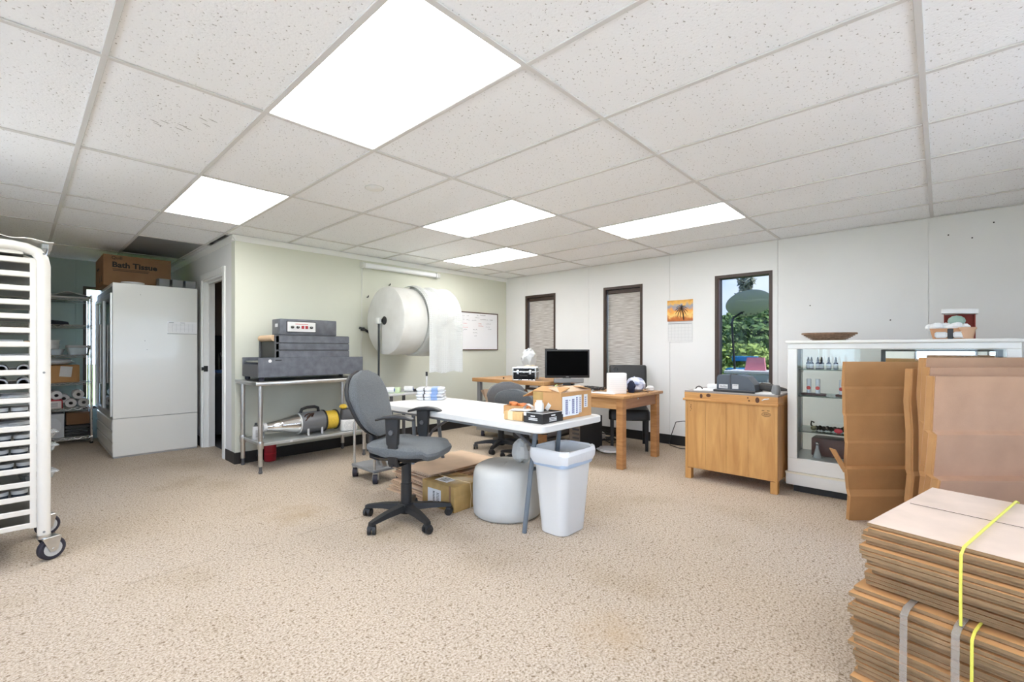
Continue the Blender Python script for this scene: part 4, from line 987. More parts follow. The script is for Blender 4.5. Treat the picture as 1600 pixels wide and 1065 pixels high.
# ------------------------------------------------------------------ white folding table and the things on it
TX0, TX1, TY0, TY1, TZ = 2.11, 2.81, 1.735, 3.56, .74
t = thing('folding_table', 'long white plastic folding table with blue-grey legs', 'table', ((TX0 + TX1) / 2, (TY0 + TY1) / 2, 0))
hx, hy = (TX1 - TX0) / 2, (TY1 - TY0) / 2
G().loft([[(x, y, z) for x, y in rr(0, 0, 2 * hx - 2 * i, 2 * hy - 2 * i, .06, 6)] for z, i in ((TZ - .045, .006), (TZ - .04, .0), (TZ - .006, 0), (TZ, .006))]).ob('table_top', M('table_white', (.64, .635, .615), rough=.45), t)
g = G(); g.box(-hx + .05, -hx + .07, -hy + .12, hy - .12, TZ - .07, TZ - .045); g.box(hx - .07, hx - .05, -hy + .12, hy - .12, TZ - .07, TZ - .045); g.ob('side_rail', GREYM, t)
for s_ in (-1, 1):
    yb, yt = s_ * (hy - .26), s_ * (hy - .22)
    for sx in (-1, 1):
        G().tube([(sx * .13, yt, TZ - .06), (sx * .14, yb, .36), (sx * .15, yb, .30), (sx * .20, yb, .0)], .016, 10).ob('leg', BLUEGREY, t)
    G().cyl((-.14, yb, .40), (.14, yb, .40), .012, n=8).ob('cross_bar', BLUEGREY, t)
    G().tube([(0, s_ * .25, TZ - .06), (0, yb * .9, .50), (.0, yb, .41)], .011, 8).ob('brace', GREYD, t)
TZ += .001
# shipping box
t = thing('shipping_box', 'brown shipping box with white address labels on the folding table', 'cardboard box', (2.40, 1.80, TZ), R(1))
w_, d_, h_ = .36, .235, .175
g = G(); th = .005
g.box(0, w_, 0, d_, 0, th); g.box(0, th, 0, d_, th, h_); g.box(w_ - th, w_, 0, d_, th, h_); g.box(th, w_ - th, 0, th, th, h_); g.box(th, w_ - th, d_ - th, d_, th, h_); g.ob('carton_body', CARD, t)
G().box(0, w_, -.10, 0, 0, th).rot(R(-165), 'X').mv(0, 0.004, h_ + .004).ob('flap', CARDL, t)
G().box(0, .1, 0, d_, 0, th).rot(R(-14), 'Y').mv(.0, 0, h_ + .002).ob('flap', CARD, t)
G().box(-.1, 0, 0, d_, 0, th).rot(R(12), 'Y').mv(w_, 0, h_ + .002).ob('flap', CARD, t)
G().box(0, w_, 0, .1, 0, th).rot(R(-25), 'X').mv(0, d_, h_).ob('flap', CARD, t)
LABELP = M('label_bluewhite', (.80, .83, .90), rough=.6)
G().box(.012, .20, -.0015, 0, .02, .15).ob('address_label', LABELP, t)
G().box(.20, .235, -.0015, 0, .03, .15).ob('address_label', PAPER, t)
G().box(.265, .31, -.0015, 0, .06, .15).ob('address_label', PAPER, t)
g = G()
for x0, n in ((.045, 9), (.12, 9)):
    for k in range(22): g.box(x0, x0 + .028, -.0022, -.0014, .03 + k * .0046, .03 + k * .0046 + (.0015 + .0012 * (k % 3)))
g.box(.085, .088, -.0022, -.0014, .03, .05); g.box(.088, .1, -.0022, -.0014, .12, .125)
for k in range(8): g.box(.17, .185, -.0022, -.0014, .03 + k * .014, .04 + k * .014); g.box(.21, .222, -.0022, -.0014, .035 + k * .013, .042 + k * .013)
for k in range(5): g.box(.275, .295, -.0022, -.0014, .07 + k * .014, .076 + k * .014)
g.ob('label_print', M('ink_label', (.10, .11, .25), rough=.7), t)
G().box(-.0012, 0, .09, .12, .05, .10).rot(R(35), 'X', (0, .1, .08)).ob('small_sticker', PAPER, t)
G().box(-.0012, 0, .15, .235, .12, .175).ob('tape_strip', TAPE, t)
o = G().lathe([(.028, 0), (.03, .003), (.03, .1), (.026, .112), (.02, .114), (.02, .125), (0, .125)], 20).ob('white_bottle', M('bottle_white', (.84, .83, .78), rough=.4)); tag(place(o, (2.335, 1.93, TZ)), 'squat white labelled bottle beside the shipping box', 'bottle')
t = thing('black_product_box', 'low black open box with white print at the table corner', 'box', (2.19, 1.785, TZ), R(1))
w_, d_, h_ = .215, .15, .062
g = G(); g.box(0, w_, 0, d_, 0, th); g.box(0, th, 0, d_, th, h_); g.box(w_ - th, w_, 0, d_, th, h_); g.box(th, w_ - th, 0, th, th, h_); g.box(th, w_ - th, d_ - th, d_, th, h_); g.ob('body', BLACKP, t)
g = G(); e = .003; g.box(-.001, e, -.001, d_, h_, h_ + .002); g.box(e, w_ - e, -.001, e, h_, h_ + .002); g.box(w_ - e, w_ + .001, -.001, d_, h_, h_ + .002); g.box(w_ - .012, w_ + .001, -.0015, 0, h_ - .02, h_); g.box(-.0015, 0, d_ - .02, d_, h_ - .02, h_); g.ob('white_rim', PAPER, t)
g = G()
for y in (.06,):
    for k in range(3): g.box(-.0015, 0, y + k * .012, y + .009 + k * .012, .040, .048)
    for r_ in range(2):
        for k in range(8): g.box(-.0015, 0, y - .02 + k * .009, y - .0135 + k * .009, .018 + r_ * .009, .0235 + r_ * .009)
g.ob('end_print', PAPER, t, kind='stuff'); g = G()
for k in range(3): g.box(.09 + k * .014, .101 + k * .014, -.0015, 0, .042, .050)
for r_ in range(3):
    for k in range(8): g.box(.07 + k * .0095, .0765 + k * .0095, -.0015, 0, .010 + r_ * .009, .0155 + r_ * .009)
g.ob('front_print', PAPER, t, kind='stuff')
G().box(.01, w_ - .01, .01, d_ - .01, .05, .054).ob('inner_lid', GREYD, t)
t = thing('kraft_block', 'kraft paper wrapped bundle with pale band at the table corner', 'package', (2.20, 1.955, TZ), R(4))
G().box(-.005, .13, 0, .155, 0, .055, .006, 2).ob('wrapped_body', M('kraft', (.62, .4, .18), rough=.7, var=.12, scale=20, stretch=(1, 8, 1)), t)
G().box(-.008, .132, .08, .12, -.0005, .0575, .002).ob('paper_band', M('cream_band', (.76, .6, .38), rough=.7), t)
papers('paper_slips', 'white paper slips lying on the kraft wrapped bundle', 'paper', (2.26, 2.02, TZ + .059), .4, .09, .13, 4)
t = open_box('sorting_box', 'small open box of orange packets behind the kraft bundle', (2.46, 2.20, TZ), R(12), .13, .22, .06, CARD, (None, None, None, None)); t['category'] = 'box'
random.seed(4)
for k in range(5):
    o = G().box(-.02, .02, -.03, .03, 0, .02, .004).ob('orange_packet', ORANGE); tag(place(o, (2.43 + .02 * (k % 3), 2.13 + .035 * k, TZ + .045 + .004 * k), k * .7), 'orange packet lying in the small open sorting box', 'packet', 'orange packets in the sorting box')
o = G().tube([(0, .02, 0), (.0, .03, .05), (0, 0, .075), (0, -.04, .06), (0, -.06, .0)], .012, 6, flat=(.15, 1.4)).ob('white_strap_loop', PAPER); tag(place(o, (2.37, 2.06, TZ + .014)), 'curved white paper strip beside the open sorting box', 'paper strip')
BAGP = M('packet_foil', (.55, .57, .6), rough=.25, col2=(.82, .83, .85), scale=18, bump=.4, bscale=40)
PL = ['topmost', 'second from top', 'third from top', 'lowest']
for k in range(4):
    t = thing('folded_package', 'clear wrapped packet, %s in the pile on the far table end' % PL[3 - k], 'package', (2.60 + .004 * (-1) ** k, 3.44, TZ + k * .028), R(-50 + 2 * k), 'wrapped packets piled at the far table end')
    random.seed(50 + k); G().loft([[(x, y, z) for x, y in rr(0, 0, .25 - i, .17 - i, .02)] for z, i in ((0.001, .02), (.01, 0), (.02, 0), (.027, .03))]).jitter(.0025).ob('wrapped_cloth', BAGP, t, ang=15)
    G().box(.01, .07, -.087, .087, .0, .0283, .004).ob('blue_band', BLUEL, t); G().box(-.06, -.045, -.087, .087, 0, .0283, .004).ob('dark_band', GREYD, t)

# ------------------------------------------------------------------ under and beside the table
t = thing('trash_can', 'tall white plastic trash can with a bag, in front of the table end', 'trash can', (2.49, 1.855, 0), R(0))
prof = [(0, .255, .195, .05), (.004, .265, .205, .05), (.45, .335, .265, .055), (.50, .345, .275, .055), (.50, .365, .295, .06), (.542, .372, .302, .06), (.548, .366, .296, .06), (.548, .345, .275, .055), (.48, .33, .26, .05), (.03, .26, .2, .045)]
G().loft([[(x, y, z) for x, y in rr(0, 0, a, b, r_ + .01, 10)] for z, a, b, r_ in prof]).ob('bin', M('bin_white', (.64, .63, .605), rough=.4), t)
random.seed(2)
bagr = [[(x * (1 + random.uniform(-.012, .012)), y * (1 + random.uniform(-.012, .012)), z + random.uniform(-.006, .006)) for x, y in rr(0, 0, a, b, .06)] for z, a, b in ((.465, .362, .292), (.49, .382, .312), (.53, .39, .32), (.553, .378, .308), (.555, .362, .292), (.52, .34, .27), (.3, .3, .23))]
G().loft(bagr, cap=False).ob('bin_liner', M('liner', (.68, .685, .69), rough=.35, bump=.3, bscale=30), t, ang=25)
random.seed(3); G().loft([[(x * (1 + random.uniform(-.008, .008)), y * (1 + random.uniform(-.008, .008)), z) for x, y in rr(0, 0, a, b, .06)] for z, a, b in ((.448, .352, .282), (.47, .364, .294), (.488, .368, .298))], cap=False).ob('liner_cuff', M('liner_blue', (.38, .47, .6), rough=.4), t)
t = thing('foam_roll', 'round white roll of packing foam standing on the carpet beside the trash can', 'foam roll', (2.455, 2.335, 0))
random.seed(9)
G().lathe([(.0, .002), (.225, .002), (.246, .02), (.255, .08), (.253, .2), (.247, .3), (.232, .345), (.2, .366), (.1, .372), (0, .374)], 40).jitter(.002).ob('roll', FOAM, t, ang=60)
crumple('foam_piece', 'upright white foam offcut lying on top of the foam roll', 'foam', (2.52, 2.25, .374), .075, .8, 1.0, 1.15, FOAM, seed=12)
t = thing('taped_box', 'brown box wrapped in shiny tape on the carpet under the table', 'cardboard box', (2.175, 2.60, 0), R(3))
random.seed(5); G().box(0, .32, 0, .37, 0, .19, .008, 2).ob('wrapped_body', TAPE, t)
G().box(-.0015, 0, .15, .30, .03, .14).ob('side_label', PAPER, t)
G().box(.05, .16, .14, .28, .19, .1912).ob('top_label', PAPER, t)
g = G(); 
for k in range(7): g.box(-.0025, -.0014, .17, .20, .045 + k * .011, .049 + k * .011); g.box(-.0025, -.0014, .22, .24, .05 + k * .011, .056 + k * .011)
for k in range(4): g.box(.07 + .02 * k, .078 + .02 * k, .17, .25, .191, .1918)
g.ob('label_print', INK, t)
g = G(); g.tube([(.16, -.002, 0), (.17, -.003, .1), (.16, 0, .19), (.15, .15, .1925), (.16, .37, .192)], .004, 6, flat=(.4, 1)); g.ob('tape_strand', M('twine', (.75, .6, .35), rough=.6), t)
G().box(-.002, .0, .04, .06, 0, .19).ob('carton_seam', CARDD, t)
t = thing('carton_stack', 'flat stack of unfolded cartons on the carpet under the folding table', 'cardboard stack', (2.20, 2.955, 0), R(0))
random.seed(14); fc = None
for k in range(17):
    if fc is None: o = G().box(0, .70, 0, .50, 0, .0058).ob('flat_carton', CARDL, t); fc = o
    else: o = dup(fc, t)
    o.location = (random.uniform(-.02, .05) + (.0 if k > 5 else -.01), random.uniform(-.01, .05), k * .0125); o.rotation_euler = (random.uniform(0, .004), 0, random.uniform(-.05, .05))
o = G().box(0, .75, 0, .5, 0, .007).ob('flat_carton', CARDL, t); o.location = (-.005, -.035, .2145); 
o = G().box(.12, .76, -.05, .3, 0, .007).ob('loose_sheet', CARDD, t); o.location = (0.0, .02, .2055); 

# ------------------------------------------------------------------ rolling wire cart with tape, and the bubble wrap stand
t = thing('metal_cart', 'low grey dolly with thin steel posts on casters behind the grey office chair', 'cart', (2.17, 3.70, 0))
for x, y in ((.0, .0), (.0, .36), (.24, .0), (.24, .36)): caster(t, x + .01, y, .045, a=.9 + x)
G().box(-.02, .27, -.02, .38, .10, .125, .004).ob('bottom_shelf', GREYM, t)
for y in (.0, .36): G().tube([(-.0, y, .12), (-.0, y, .5), (.02, y, .56)], .012, 10).ob('post', STEEL, t)
G().tube([(.02, 0, .56), (.03, .0, .60), (.03, .36, .60), (.02, .36, .56)], .012, 10).ob('handle_bar', BLACKP, t)
for y in (.05, .13): G().loft([[(p, q, z) for p, q in rr(.13 - .35 * (z - .125), y, .05, .035, .01)] for z in (.126, .25, .32)]).ob('steel_bracket', STEEL, t)
t = thing('side_table', 'small grey-topped side table under the bubble wrap stand', 'table', (2.78, 4.42, 0))
G().box(0, .58, 0, .58, .685, .705, .003).ob('table_top', GREYL, t)
for x in (.03, .52):
    for y in (.03, .52): G().box(x, x + .03, y, y + .03, 0, .685, .002).ob('leg', GREYD, t)
TC = .706
for x, y, lab in ((2.85, 4.62, 'white tape roll with blue core, left one on the side table'), (3.09, 4.60, 'white tape roll with blue core, right one on the side table')):
    t = thing('tape_roll', lab, 'tape roll', (x, y, TC), R(-48), 'tape rolls on the side table')
    g = G(); r_, rc, L_ = .034, .02, .1
    g.lathe([(rc, 0), (r_, 0), (r_, L_), (rc, L_), (rc, 0)], 24, (0, 0, r_), 'X'); g.ob('tape', PAPER, t)
    G().lathe([(.012, -.001), (rc, -.001), (rc, L_ + .001), (.012, L_ + .001), (.012, -.001)], 20, (0, 0, r_), 'X').ob('core', BLUE, t)
papers('mint_notes', 'pale green paper between the two tape rolls on the side table', 'paper', (2.95, 4.55, TC), .6, .12, .16, 1, MINT)
o = G().box(-.05, .05, -.045, .045, 0, .055, .004).ob('mint_carton', MINT); tag(place(o, (2.985, 4.62, TC + .002), R(-48)), 'pale green carton standing between the two tape rolls', 'box')
o = G().box(-.09, .09, -.02, .02, 0, .03, .008).ob('black_stapler', BLACKP); tag(place(o, (3.22, 4.53, TC), R(-25)), 'black stapler at the right end of the side table', 'stapler')
t = thing('bubble_wrap_stand', 'slim black and white pole stand carrying the bubble wrap rolls', 'stand', (2.93, 4.90, TC))
G().cyl((0, 0, 0), (0, 0, .16), .02, n=14).ob('lower_sleeve', WHITEP, t)
G().cyl((0, 0, .16), (0, 0, .81), .012, n=12).ob('pole', BLACKP, t)
G().box(-.03, .02, -.03, .03, .80, .87, .01, 2).ob('cap', WHITEP, t)
G().box(-.06, .06, -.06, .06, 0, .012).ob('foot_plate', WHITEP, t)
G().cyl((-.02, 0, .84), (.86, -.07, .84), .018, n=12).ob('axle', BLACKP, t)
t = thing('short_pole', 'short white pole with black tip behind the wrapped packets', 'pole', (3.31, 4.47, TC)); 
G().cyl((0, 0, 0), (0, 0, .18), .012, n=12).ob('sleeve', WHITEP, t); G().cyl((0, 0, .18), (0, 0, .23), .013, n=12).ob('tip', BLACKP, t); G().cyl((0, 0, 0), (0, 0, .01), .04, n=16).ob('foot', WHITEP, t)
RC = (4.84, 1.545)
t = thing('foam_sheet_roll', 'big white foam roll on the wall stand, black hole in its marked end', 'foam roll', (2.97, RC[0], RC[1]))
random.seed(6)
G().lathe([(.045, .02), (.05, 0), (.39, 0), (.405, .012), (.408, .05), (.405, .33), (.05, .34), (.045, .32)], 56, ax='X').ob('roll', FOAMD, t, ang=40)
G().lathe([(.02, -.004), (.05, -.004), (.05, .03), (.02, .03)], 24, ax='X').ob('core', BLACKP, t)
t = thing('bubble_wrap_roll', 'bubble wrap roll with a loose sheet hanging, beside the big foam roll', 'bubble wrap', (3.32, RC[0], RC[1]))
random.seed(11)
G().lathe([(.05, .02), (.05, 0), (.41, 0), (.425, .02), (.43, .2), (.42, .42), (.4, .44), (.05, .44)], 56, ax='X').jitter(.004).ob('roll', BUBBLE, t, ang=60)
def hang(u, v):
    an = R(80) + R(100) * min(1, v / .5); r_ = .437 + .012 * math.sin(u * 14)
    x = -.02 + .50 * u
    if v <= .5: y, z = r_ * math.cos(an), r_ * math.sin(an)
    else: y, z = -r_ - .01 * math.sin(u * 9), -.62 * (v - .5) / .5
    return (x, y, z + .012 * math.sin(u * 11) * v)
G().sheet(hang, 26, 34, .006).ob('hanging_sheet', BUBBLE, t, ang=60)
g = G(); g.box(2.97, 3.0, YG - .05, YG, 1.44, 1.48); g.tube([(2.94, YG - .02, 1.475), (3.0, YG - .06, 1.45), (3.08, YG - .04, 1.41)], .016, 8); o = g.ob('wall_bracket', BLACKP); tag(o, 'black wall bracket left of the big foam roll', 'bracket')
for x, z, lab in ((3.06, 1.873, 'small black hook on the wall at the upper left of the foam roll'), (3.38, 2.06, 'small black hook on the wall above the foam roll')):
    o = G().tube([(0, 0, 0), (0, -.03, 0), (0, -.035, .02)], .007, 6).ob('wall_hook', BLACKP); tag(place(o, (x, YG - .001, z)), lab, 'hook', 'wall hooks around the foam roll')
# whiteboard
t = thing('whiteboard', 'whiteboard with brown frame and faded handwriting on the green wall', 'whiteboard', (4.988, YG - .001, 1.19))
bw, bh = .449, .60
G().box(-bw + .01, bw - .01, -.012, 0, .01, bh - .01).ob('board', M('board_white', (.84, .84, .86), rough=.2), t)
g = G(); f_ = .016
g.box(-bw, bw, -.02, .0, 0, f_, .003); g.box(-bw, bw, -.02, 0, bh - f_, bh, .003); g.box(-bw, -bw + f_, -.02, 0, f_, bh - f_, .003); g.box(bw - f_, bw, -.02, 0, f_, bh - f_, .003); g.ob('frame', M('frame_walnut', (.10, .05, .035), rough=.5), t)
random.seed(22)
def scribble(g, x, z, L_, h_=.016):
    pts = []; k = 0
    while k * .006 < L_: pts.append((x + k * .006, -.0128, z + random.uniform(0, h_) * (1 if k % 2 else .2))); k += 1
    if len(pts) > 1: g.tube(pts, .0014, 4)
for nm, mat, rows in (('black_writing', INK, [(-.03, .545, .05), (.05, .55, .12), (-.07, .51, .1), (.05, .485, .18), (.26, .485, .07), (-.41, .30, .11), (-.31, .32, .08), (-.41, .27, .1), (-.11, .32, .1), (-.11, .27, .1), (-.08, .22, .05)]),
                      ('grey_writing', INKG, [(-.33, .53, .05), (-.24, .53, .05), (-.34, .47, .06), (-.25, .465, .08), (-.13, .465, .1), (.17, .42, .12), (.17, .37, .1), (.22, .335, .08)]),
                      ('red_writing', INKR, [(-.40, .42, .02), (-.35, .41, .12), (-.41, .355, .03), (-.34, .35, .13), (0, .415, .08), (.01, .38, .11)])):
    g = G()
    for x, z, L_ in rows: scribble(g, x, z, L_)
    g.ob(nm, mat, t)
# fluorescent tube
t = thing('tube_light', 'white unlit tube light high on the green wall with hanging cord', 'tube light', (3.578, YG - .001, 2.235))
G().loft([[(x, -.045 + yy, zz) for yy, zz in rr(.0, .035, .075, .06, .02)] for x in (-.585, .56)]).ob('housing', TUBEM, t)
for x0, x1 in ((-.62, -.585), (.56, .60)): G().loft([[(x, -.045 + yy, zz) for yy, zz in rr(.0, .035, .088, .075, .03)] for x in (x0, x1)]).ob('end_cap', WHITEP, t)
G().box(.53, .538, -.085, -.005, 0, .07).ob('clip_band', GREYL, t)
G().tube([(-.60, -.02, 0), (-.60, -.015, -.3), (-.60, -.012, -.7), (-.59, -.012, -.85), (-.61, -.012, -.95), (-.61, -.012, -1.15)], .004, 6).ob('power_cord', WHITEP, t)

# ------------------------------------------------------------------ stainless prep table, shrink tunnel and the things below
AX0, AX1, AY0, AY1, AZ = 1.535, 2.745, 4.745, 5.375, .89
t = thing('prep_table', 'stainless steel prep table with undershelf against the green wall', 'table', ((AX0 + AX1) / 2, (AY0 + AY1) / 2, 0))
hx, hy = (AX1 - AX0) / 2, (AY1 - AY0) / 2
G().box(-hx, hx, -hy, hy, AZ - .04, AZ, .012, 3).ob('table_top', STEEL, t)
for sx in (-1, 1):
    for sy in (-1, 1):
        x, y = sx * (hx - .06), sy * (hy - .06)
        lg = G().lathe([(.021, .07), (.021, AZ - .04)], 14, (x, y, 0)).ob('leg', STEEL, t)
        G().lathe([(.014, 0), (.02, .012), (.014, .03), (.014, .075)], 12, (x, y, 0)).ob('bullet_foot', GREYD, lg)
        G().lathe([(.028, .24), (.03, .25), (.03, .30), (.028, .31)], 14, (x, y, 0)).ob('shelf_collar', STEEL, lg)
G().box(-hx + .06, hx - .06, -hy + .055, hy - .055, .262, .29, .004).ob('undershelf', M('galvanised', (.52, .54, .54), rough=.4, metal=.7), t)
G().box(-.27, -.245, -hy + .0535, -hy + .055, .266, .286).ob('sticker', PAPER, t)
t = thing('shrink_tunnel', 'dark grey heat shrink tunnel machine on the prep table', 'packing machine', (1.592, 4.85, AZ + .001))
G().box(0, 1.105, 0, .02, .035, .228, .004).ob('base_side', GREYHAM, t); G().box(0, 1.105, .46, .48, .035, .228, .004).ob('base_side', GREYHAM, t)
g = G(); g.box(0, .012, .02, .46, .035, .16); g.box(1.093, 1.105, .02, .46, .035, .16); g.box(.012, 1.093, .02, .46, .035, .15); g.ob('base_end', GREYD, t)
g = G(); 
for k in range(34): g.cyl((.03 + k * .032, .03, .185), (.03 + k * .032, .45, .185), .009, n=8)
g.ob('conveyor_rollers', ALU, t, kind='stuff')
for x in (.04, 1.06):
    for y in (.04, .44): G().cyl((x, y, 0), (x, y, .035), .025, n=12).ob('rubber_foot', BLACKR, t)
g = G().cyl((.105, -.001, .195), (.105, -.004, .195), .016, n=18); g.ob('button', PAPER, t)
G().box(.155, .215, -.003, 0, .197, .207, .001).ob('badge', BLACKP, t)
for z0, z1 in ((.228, .296), (.304, .370), (.378, .45)): G().box(.167, .95, .02, .045, z0, z1, .003).ob('hood_panel', GREYHAM, t)
g = G(); g.box(.172, .945, .026, .48, .44, .456, .003); g.box(.172, .945, .03, .04, .228, .44); g.box(.172, .945, .46, .48, .228, .44, .002); g.box(.16, .20, .02, .05, .228, .456, .003); g.box(.16, .19, .44, .48, .228, .456, .003); g.ob('hood', GREYD, t)
g = G().box(.172, .18, .05, .45, .228, .40); g.ob('curtain', BLACKP, t)
G().cyl((.165, .05, .425), (.165, .43, .425), .032, n=16).ob('curtain_roll', TAN, t)
G().box(.218, .816, .05, .27, .457, .625, .01, 2).ob('control_box', GREYHAM, t)
G().box(.28, .585, .044, .05, .487, .603, .002).ob('panel_recess', BLACKP, t)
G().box(.288, .577, .042, .045, .495, .595).ob('control_panel', PAPER, t)
for x in (.335, .39, .53): 
    kb = G().cyl((x, .042, .54), (x, .025, .54), .014, n=14).ob('knob', BLACKP, t); G().box(x - .002, x + .002, .0235, .026, .54, .553).ob('pointer', PAPER, kb)
for x in (.442, .482): G().box(x - .013, x + .013, .034, .042, .525, .557, .002).ob('switch', RED, t)
g = G()
for k in range(12): g.box(.368 + k * .011, .376 + k * .011, .0412, .0421, .570, .577)
g.ob('panel_print', INKR, t)
G().box(.2165, .218, .11, .18, .54, .575).ob('side_sticker', PAPER, t)
SZ = .291
t = thing('blower', 'tapered chrome and grey blower with yellow filter on the undershelf', 'blower', (1.68, 5.0, SZ), R(1.5))
zc = .123
G().lathe([(.03, 0), (.04, 0), (.045, .012), (.04, .05), (.03, .05), (.03, 0)], 24, (0, 0, zc), 'X').ob('nozzle_cap', WHITEP, t)
G().lathe([(.042, .03), (.045, .07), (.062, .16), (.064, .162), (.066, .164), (.066, .172), (.066, .176), (.098, .31), (.102, .35)], 32, (0, 0, zc), 'X').ob('cone', CHROME, t)
G().lathe([(.106, .345), (.109, .345), (.109, .36), (.106, .36)], 32, (0, 0, zc), 'X').ob('cone_ring', WHITEP, t)
G().lathe([(.104, .355), (.112, .36), (.114, .37), (.114, .61), (.11, .62)], 32, (0, 0, zc), 'X').ob('motor_body', M('motor_grey', (.16, .165, .175), rough=.35), t)
G().lathe([(.118, .615), (.12, .615), (.12, .63), (.118, .63)], 32, (0, 0, zc), 'X').ob('filter_ring', BLACKP, t)
G().lathe([(.1, .625), (.102, .63), (.102, .76), (.1, .765)], 40, (0, 0, zc), 'X').ob('filter', YELLOW, t)
G().lathe([(.108, .76), (.112, .762), (.112, .775), (.106, .78), (.0, .78)], 32, (0, 0, zc), 'X').ob('filter_cap', BLACKP, t)
G().tube([(.37, -.02, zc + .112), (.385, -.02, zc + .15), (.44, -.02, zc + .165), (.52, -.02, zc + .165), (.56, -.02, zc + .15), (.565, -.02, zc + .112)], .016, 10).ob('handle', BLACKP, t)
g = G()
for k in range(3): g.tube([(.43 + .05 * math.cos(q * .8 + k), -.085 - .03 * math.sin(q * .5) * (k * .4), zc + .06 + .045 * math.sin(q * .8 + 2 * k)) for q in range(9)], .006, 6)
g.ob('cord_loop', INKB, t)
for x in (.42, .57):
    for y in (-.1, .1): G().loft([[(a, b, z) for a, b in rr(x, y * f, .022, .016, .004)] for z, f in ((0, 1.0), (.02, .95), (.10, .9))]).ob('foot', GREYL, t)
for x, y, lab in ((1.637, 5.06, 'white spray can at the left end of the undershelf, in front'), (1.70, 5.09, 'white spray can partly hidden behind the table leg')):
    t = thing('spray_can', lab, 'spray can', (x, y, SZ), 0, 'spray cans on the undershelf')
    G().lathe([(.028, 0), (.03, .003), (.03, .125), (.026, .135)], 20).ob('can', PAPER, t); G().lathe([(.026, .135), (.012, .15), (.012, .165), (.006, .17), (0, .17)], 14).ob('cap', GREYD, t)
    g = G(); 
    for k in range(6): g.box(-.012, .012, -.0312, -.0295, .03 + k * .012, .035 + k * .012)
    g.ob('can_print', INKG, t)
t = thing('white_fan_heater', 'white square appliance with dark top and round grille on the undershelf', 'appliance', (2.56, 4.93, SZ), R(-20))
G().loft([[(x, y, z) for x, y in rr(0, 0, a, a, .04)] for z, a in ((0, .17), (.006, .18), (.12, .18), (.125, .175))]).ob('body', WHITEP, t)
G().loft([[(x, y, z) for x, y in rr(0, 0, a, a, .04)] for z, a in ((.125, .172), (.135, .178), (.23, .155), (.24, .14))]).ob('dark_cover', GREYD, t)
for r_ in (.02, .035, .05): G().tube([(r_ * math.cos(2 * math.pi * q / 24), -.0905, .062 + r_ * math.sin(2 * math.pi * q / 24)) for q in range(25)], .0025, 5).ob('grille_ring', GREYL, t)
crumple('yellow_cloth', 'crumpled yellow cloth on the white appliance', 'cloth', (2.50, 4.93, SZ + .241), .035, 1.2, 1, .8, YELLOW, seed=41)
o = G().tube([(0, 0, 0), (.03, .0, .01), (.06, 0, .035), (.1, 0, .03), (.13, 0, -.02), (.15, 0, -.12), (.165, -.02, -.21)], .009, 8).ob('grey_hose', GREYL); tag(place(o, (2.545, 4.88, SZ + .25)), 'thin grey hose over the white appliance', 'hose')
t = thing('red_canister', 'small dark red can on the carpet under the prep table', 'can', (1.86, 5.31, 0))
G().lathe([(.058, .0), (.06, .004), (.06, .19), (.056, .195), (0, .195)], 24).ob('body', RED, t); G().lathe([(.0605, .08), (.0605, .086)], 24).ob('band', REDB, t)
o = G().tube([(0, 0, .12), (-.01, -.01, .05), (-.02, -.02, .015), (-.03, -.03, .006)], .008, 8).ob('dangling_plug', BLACKP); tag(place(o, (1.70, 5.16, .10)), 'black plug end hanging below the left of the undershelf', 'plug')
# ------------------------------------------------------------------ white glass-door cooler
KX0, KX1, KY0, KY1, KH = .705, 1.49, 6.63, 8.08, 1.937
t = thing('display_cooler', 'tall white two-door cooler in the alcove, its plain side to the room', 'refrigerator', (KX0, KY0, 0))
W, Lk = KX1 - KX0, KY1 - KY0
G().box(.0, W, 0, .02, .44, KH, .003).ob('side_panel', WHITEE, t)
G().box(.0, W, 0, .02, .02, .434, .003).ob('lower_side_panel', WHITEE, t)
g = G(); g.box(.02, W, .02, Lk, .44, .47); g.box(W - .04, W, .02, Lk, .47, KH - .04); g.box(.02, W, Lk - .03, Lk, .47, KH - .04); g.box(0, W, .02, Lk, KH - .04, KH, .003); g.ob('cabinet_shell', WHITEE, t)
G().box(.01, W, .02, Lk, .0, .44).ob('compressor_base', GREYL, t)
for k in range(3): G().box(-.004, .012, .01, Lk - .01, .06 + k * .125, .165 + k * .125, .004).ob('grille_panel', WHITEE, t)
G().box(0, .05, .02, Lk, KH - .1, KH - .04).ob('header', GREYM, t)
for k in range(2):
    y0 = .025 + k * (Lk - .03) / 2; y1 = y0 + (Lk - .05) / 2
    g = G(); f_ = .05; g.box(-.02, .02, y0, y0 + f_, .46, KH - .11, .004); g.box(-.02, .02, y1 - f_, y1, .46, KH - .11, .004); g.box(-.02, .02, y0 + f_, y1 - f_, .46, .46 + f_, .004); g.box(-.02, .02, y0 + f_, y1 - f_, KH - .11 - f_, KH - .11, .004)
    d_ = g.ob('door', ALU, t)
    G().box(-.004, .004, y0 + f_, y1 - f_, .46 + f_, KH - .11 - f_).ob('door_glass', MATS.get('cooler_glass') or thin('cooler_glass', (.55, .6, .6)), d_)
    G().cyl((-.035, y0 + .03 if k else y1 - .03, .8), (-.035, y0 + .03 if k else y1 - .03, 1.5), .01, n=8).ob('door_handle', ALU, d_)
for z in (.75, 1.05, 1.35, 1.6): G().box(.06, W - .05, .04, Lk - .04, z, z + .008).ob('inner_shelf', GREYL, t)
G().box(W * .62, W - .005, -.0015, 0, 1.39, 1.53).ob('paper_note', M('note_white', (.86, .86, .87), rough=.7), t); G().box(W * .62, W - .005, -.001, 0, 1.384, 1.39).ob('note_edge', GREYM, t)
g = G()
for r_ in range(7):
    g.box(W * .63, W - .02, -.0022, -.0014, 1.41 + r_ * .015, 1.4108 + r_ * .015)
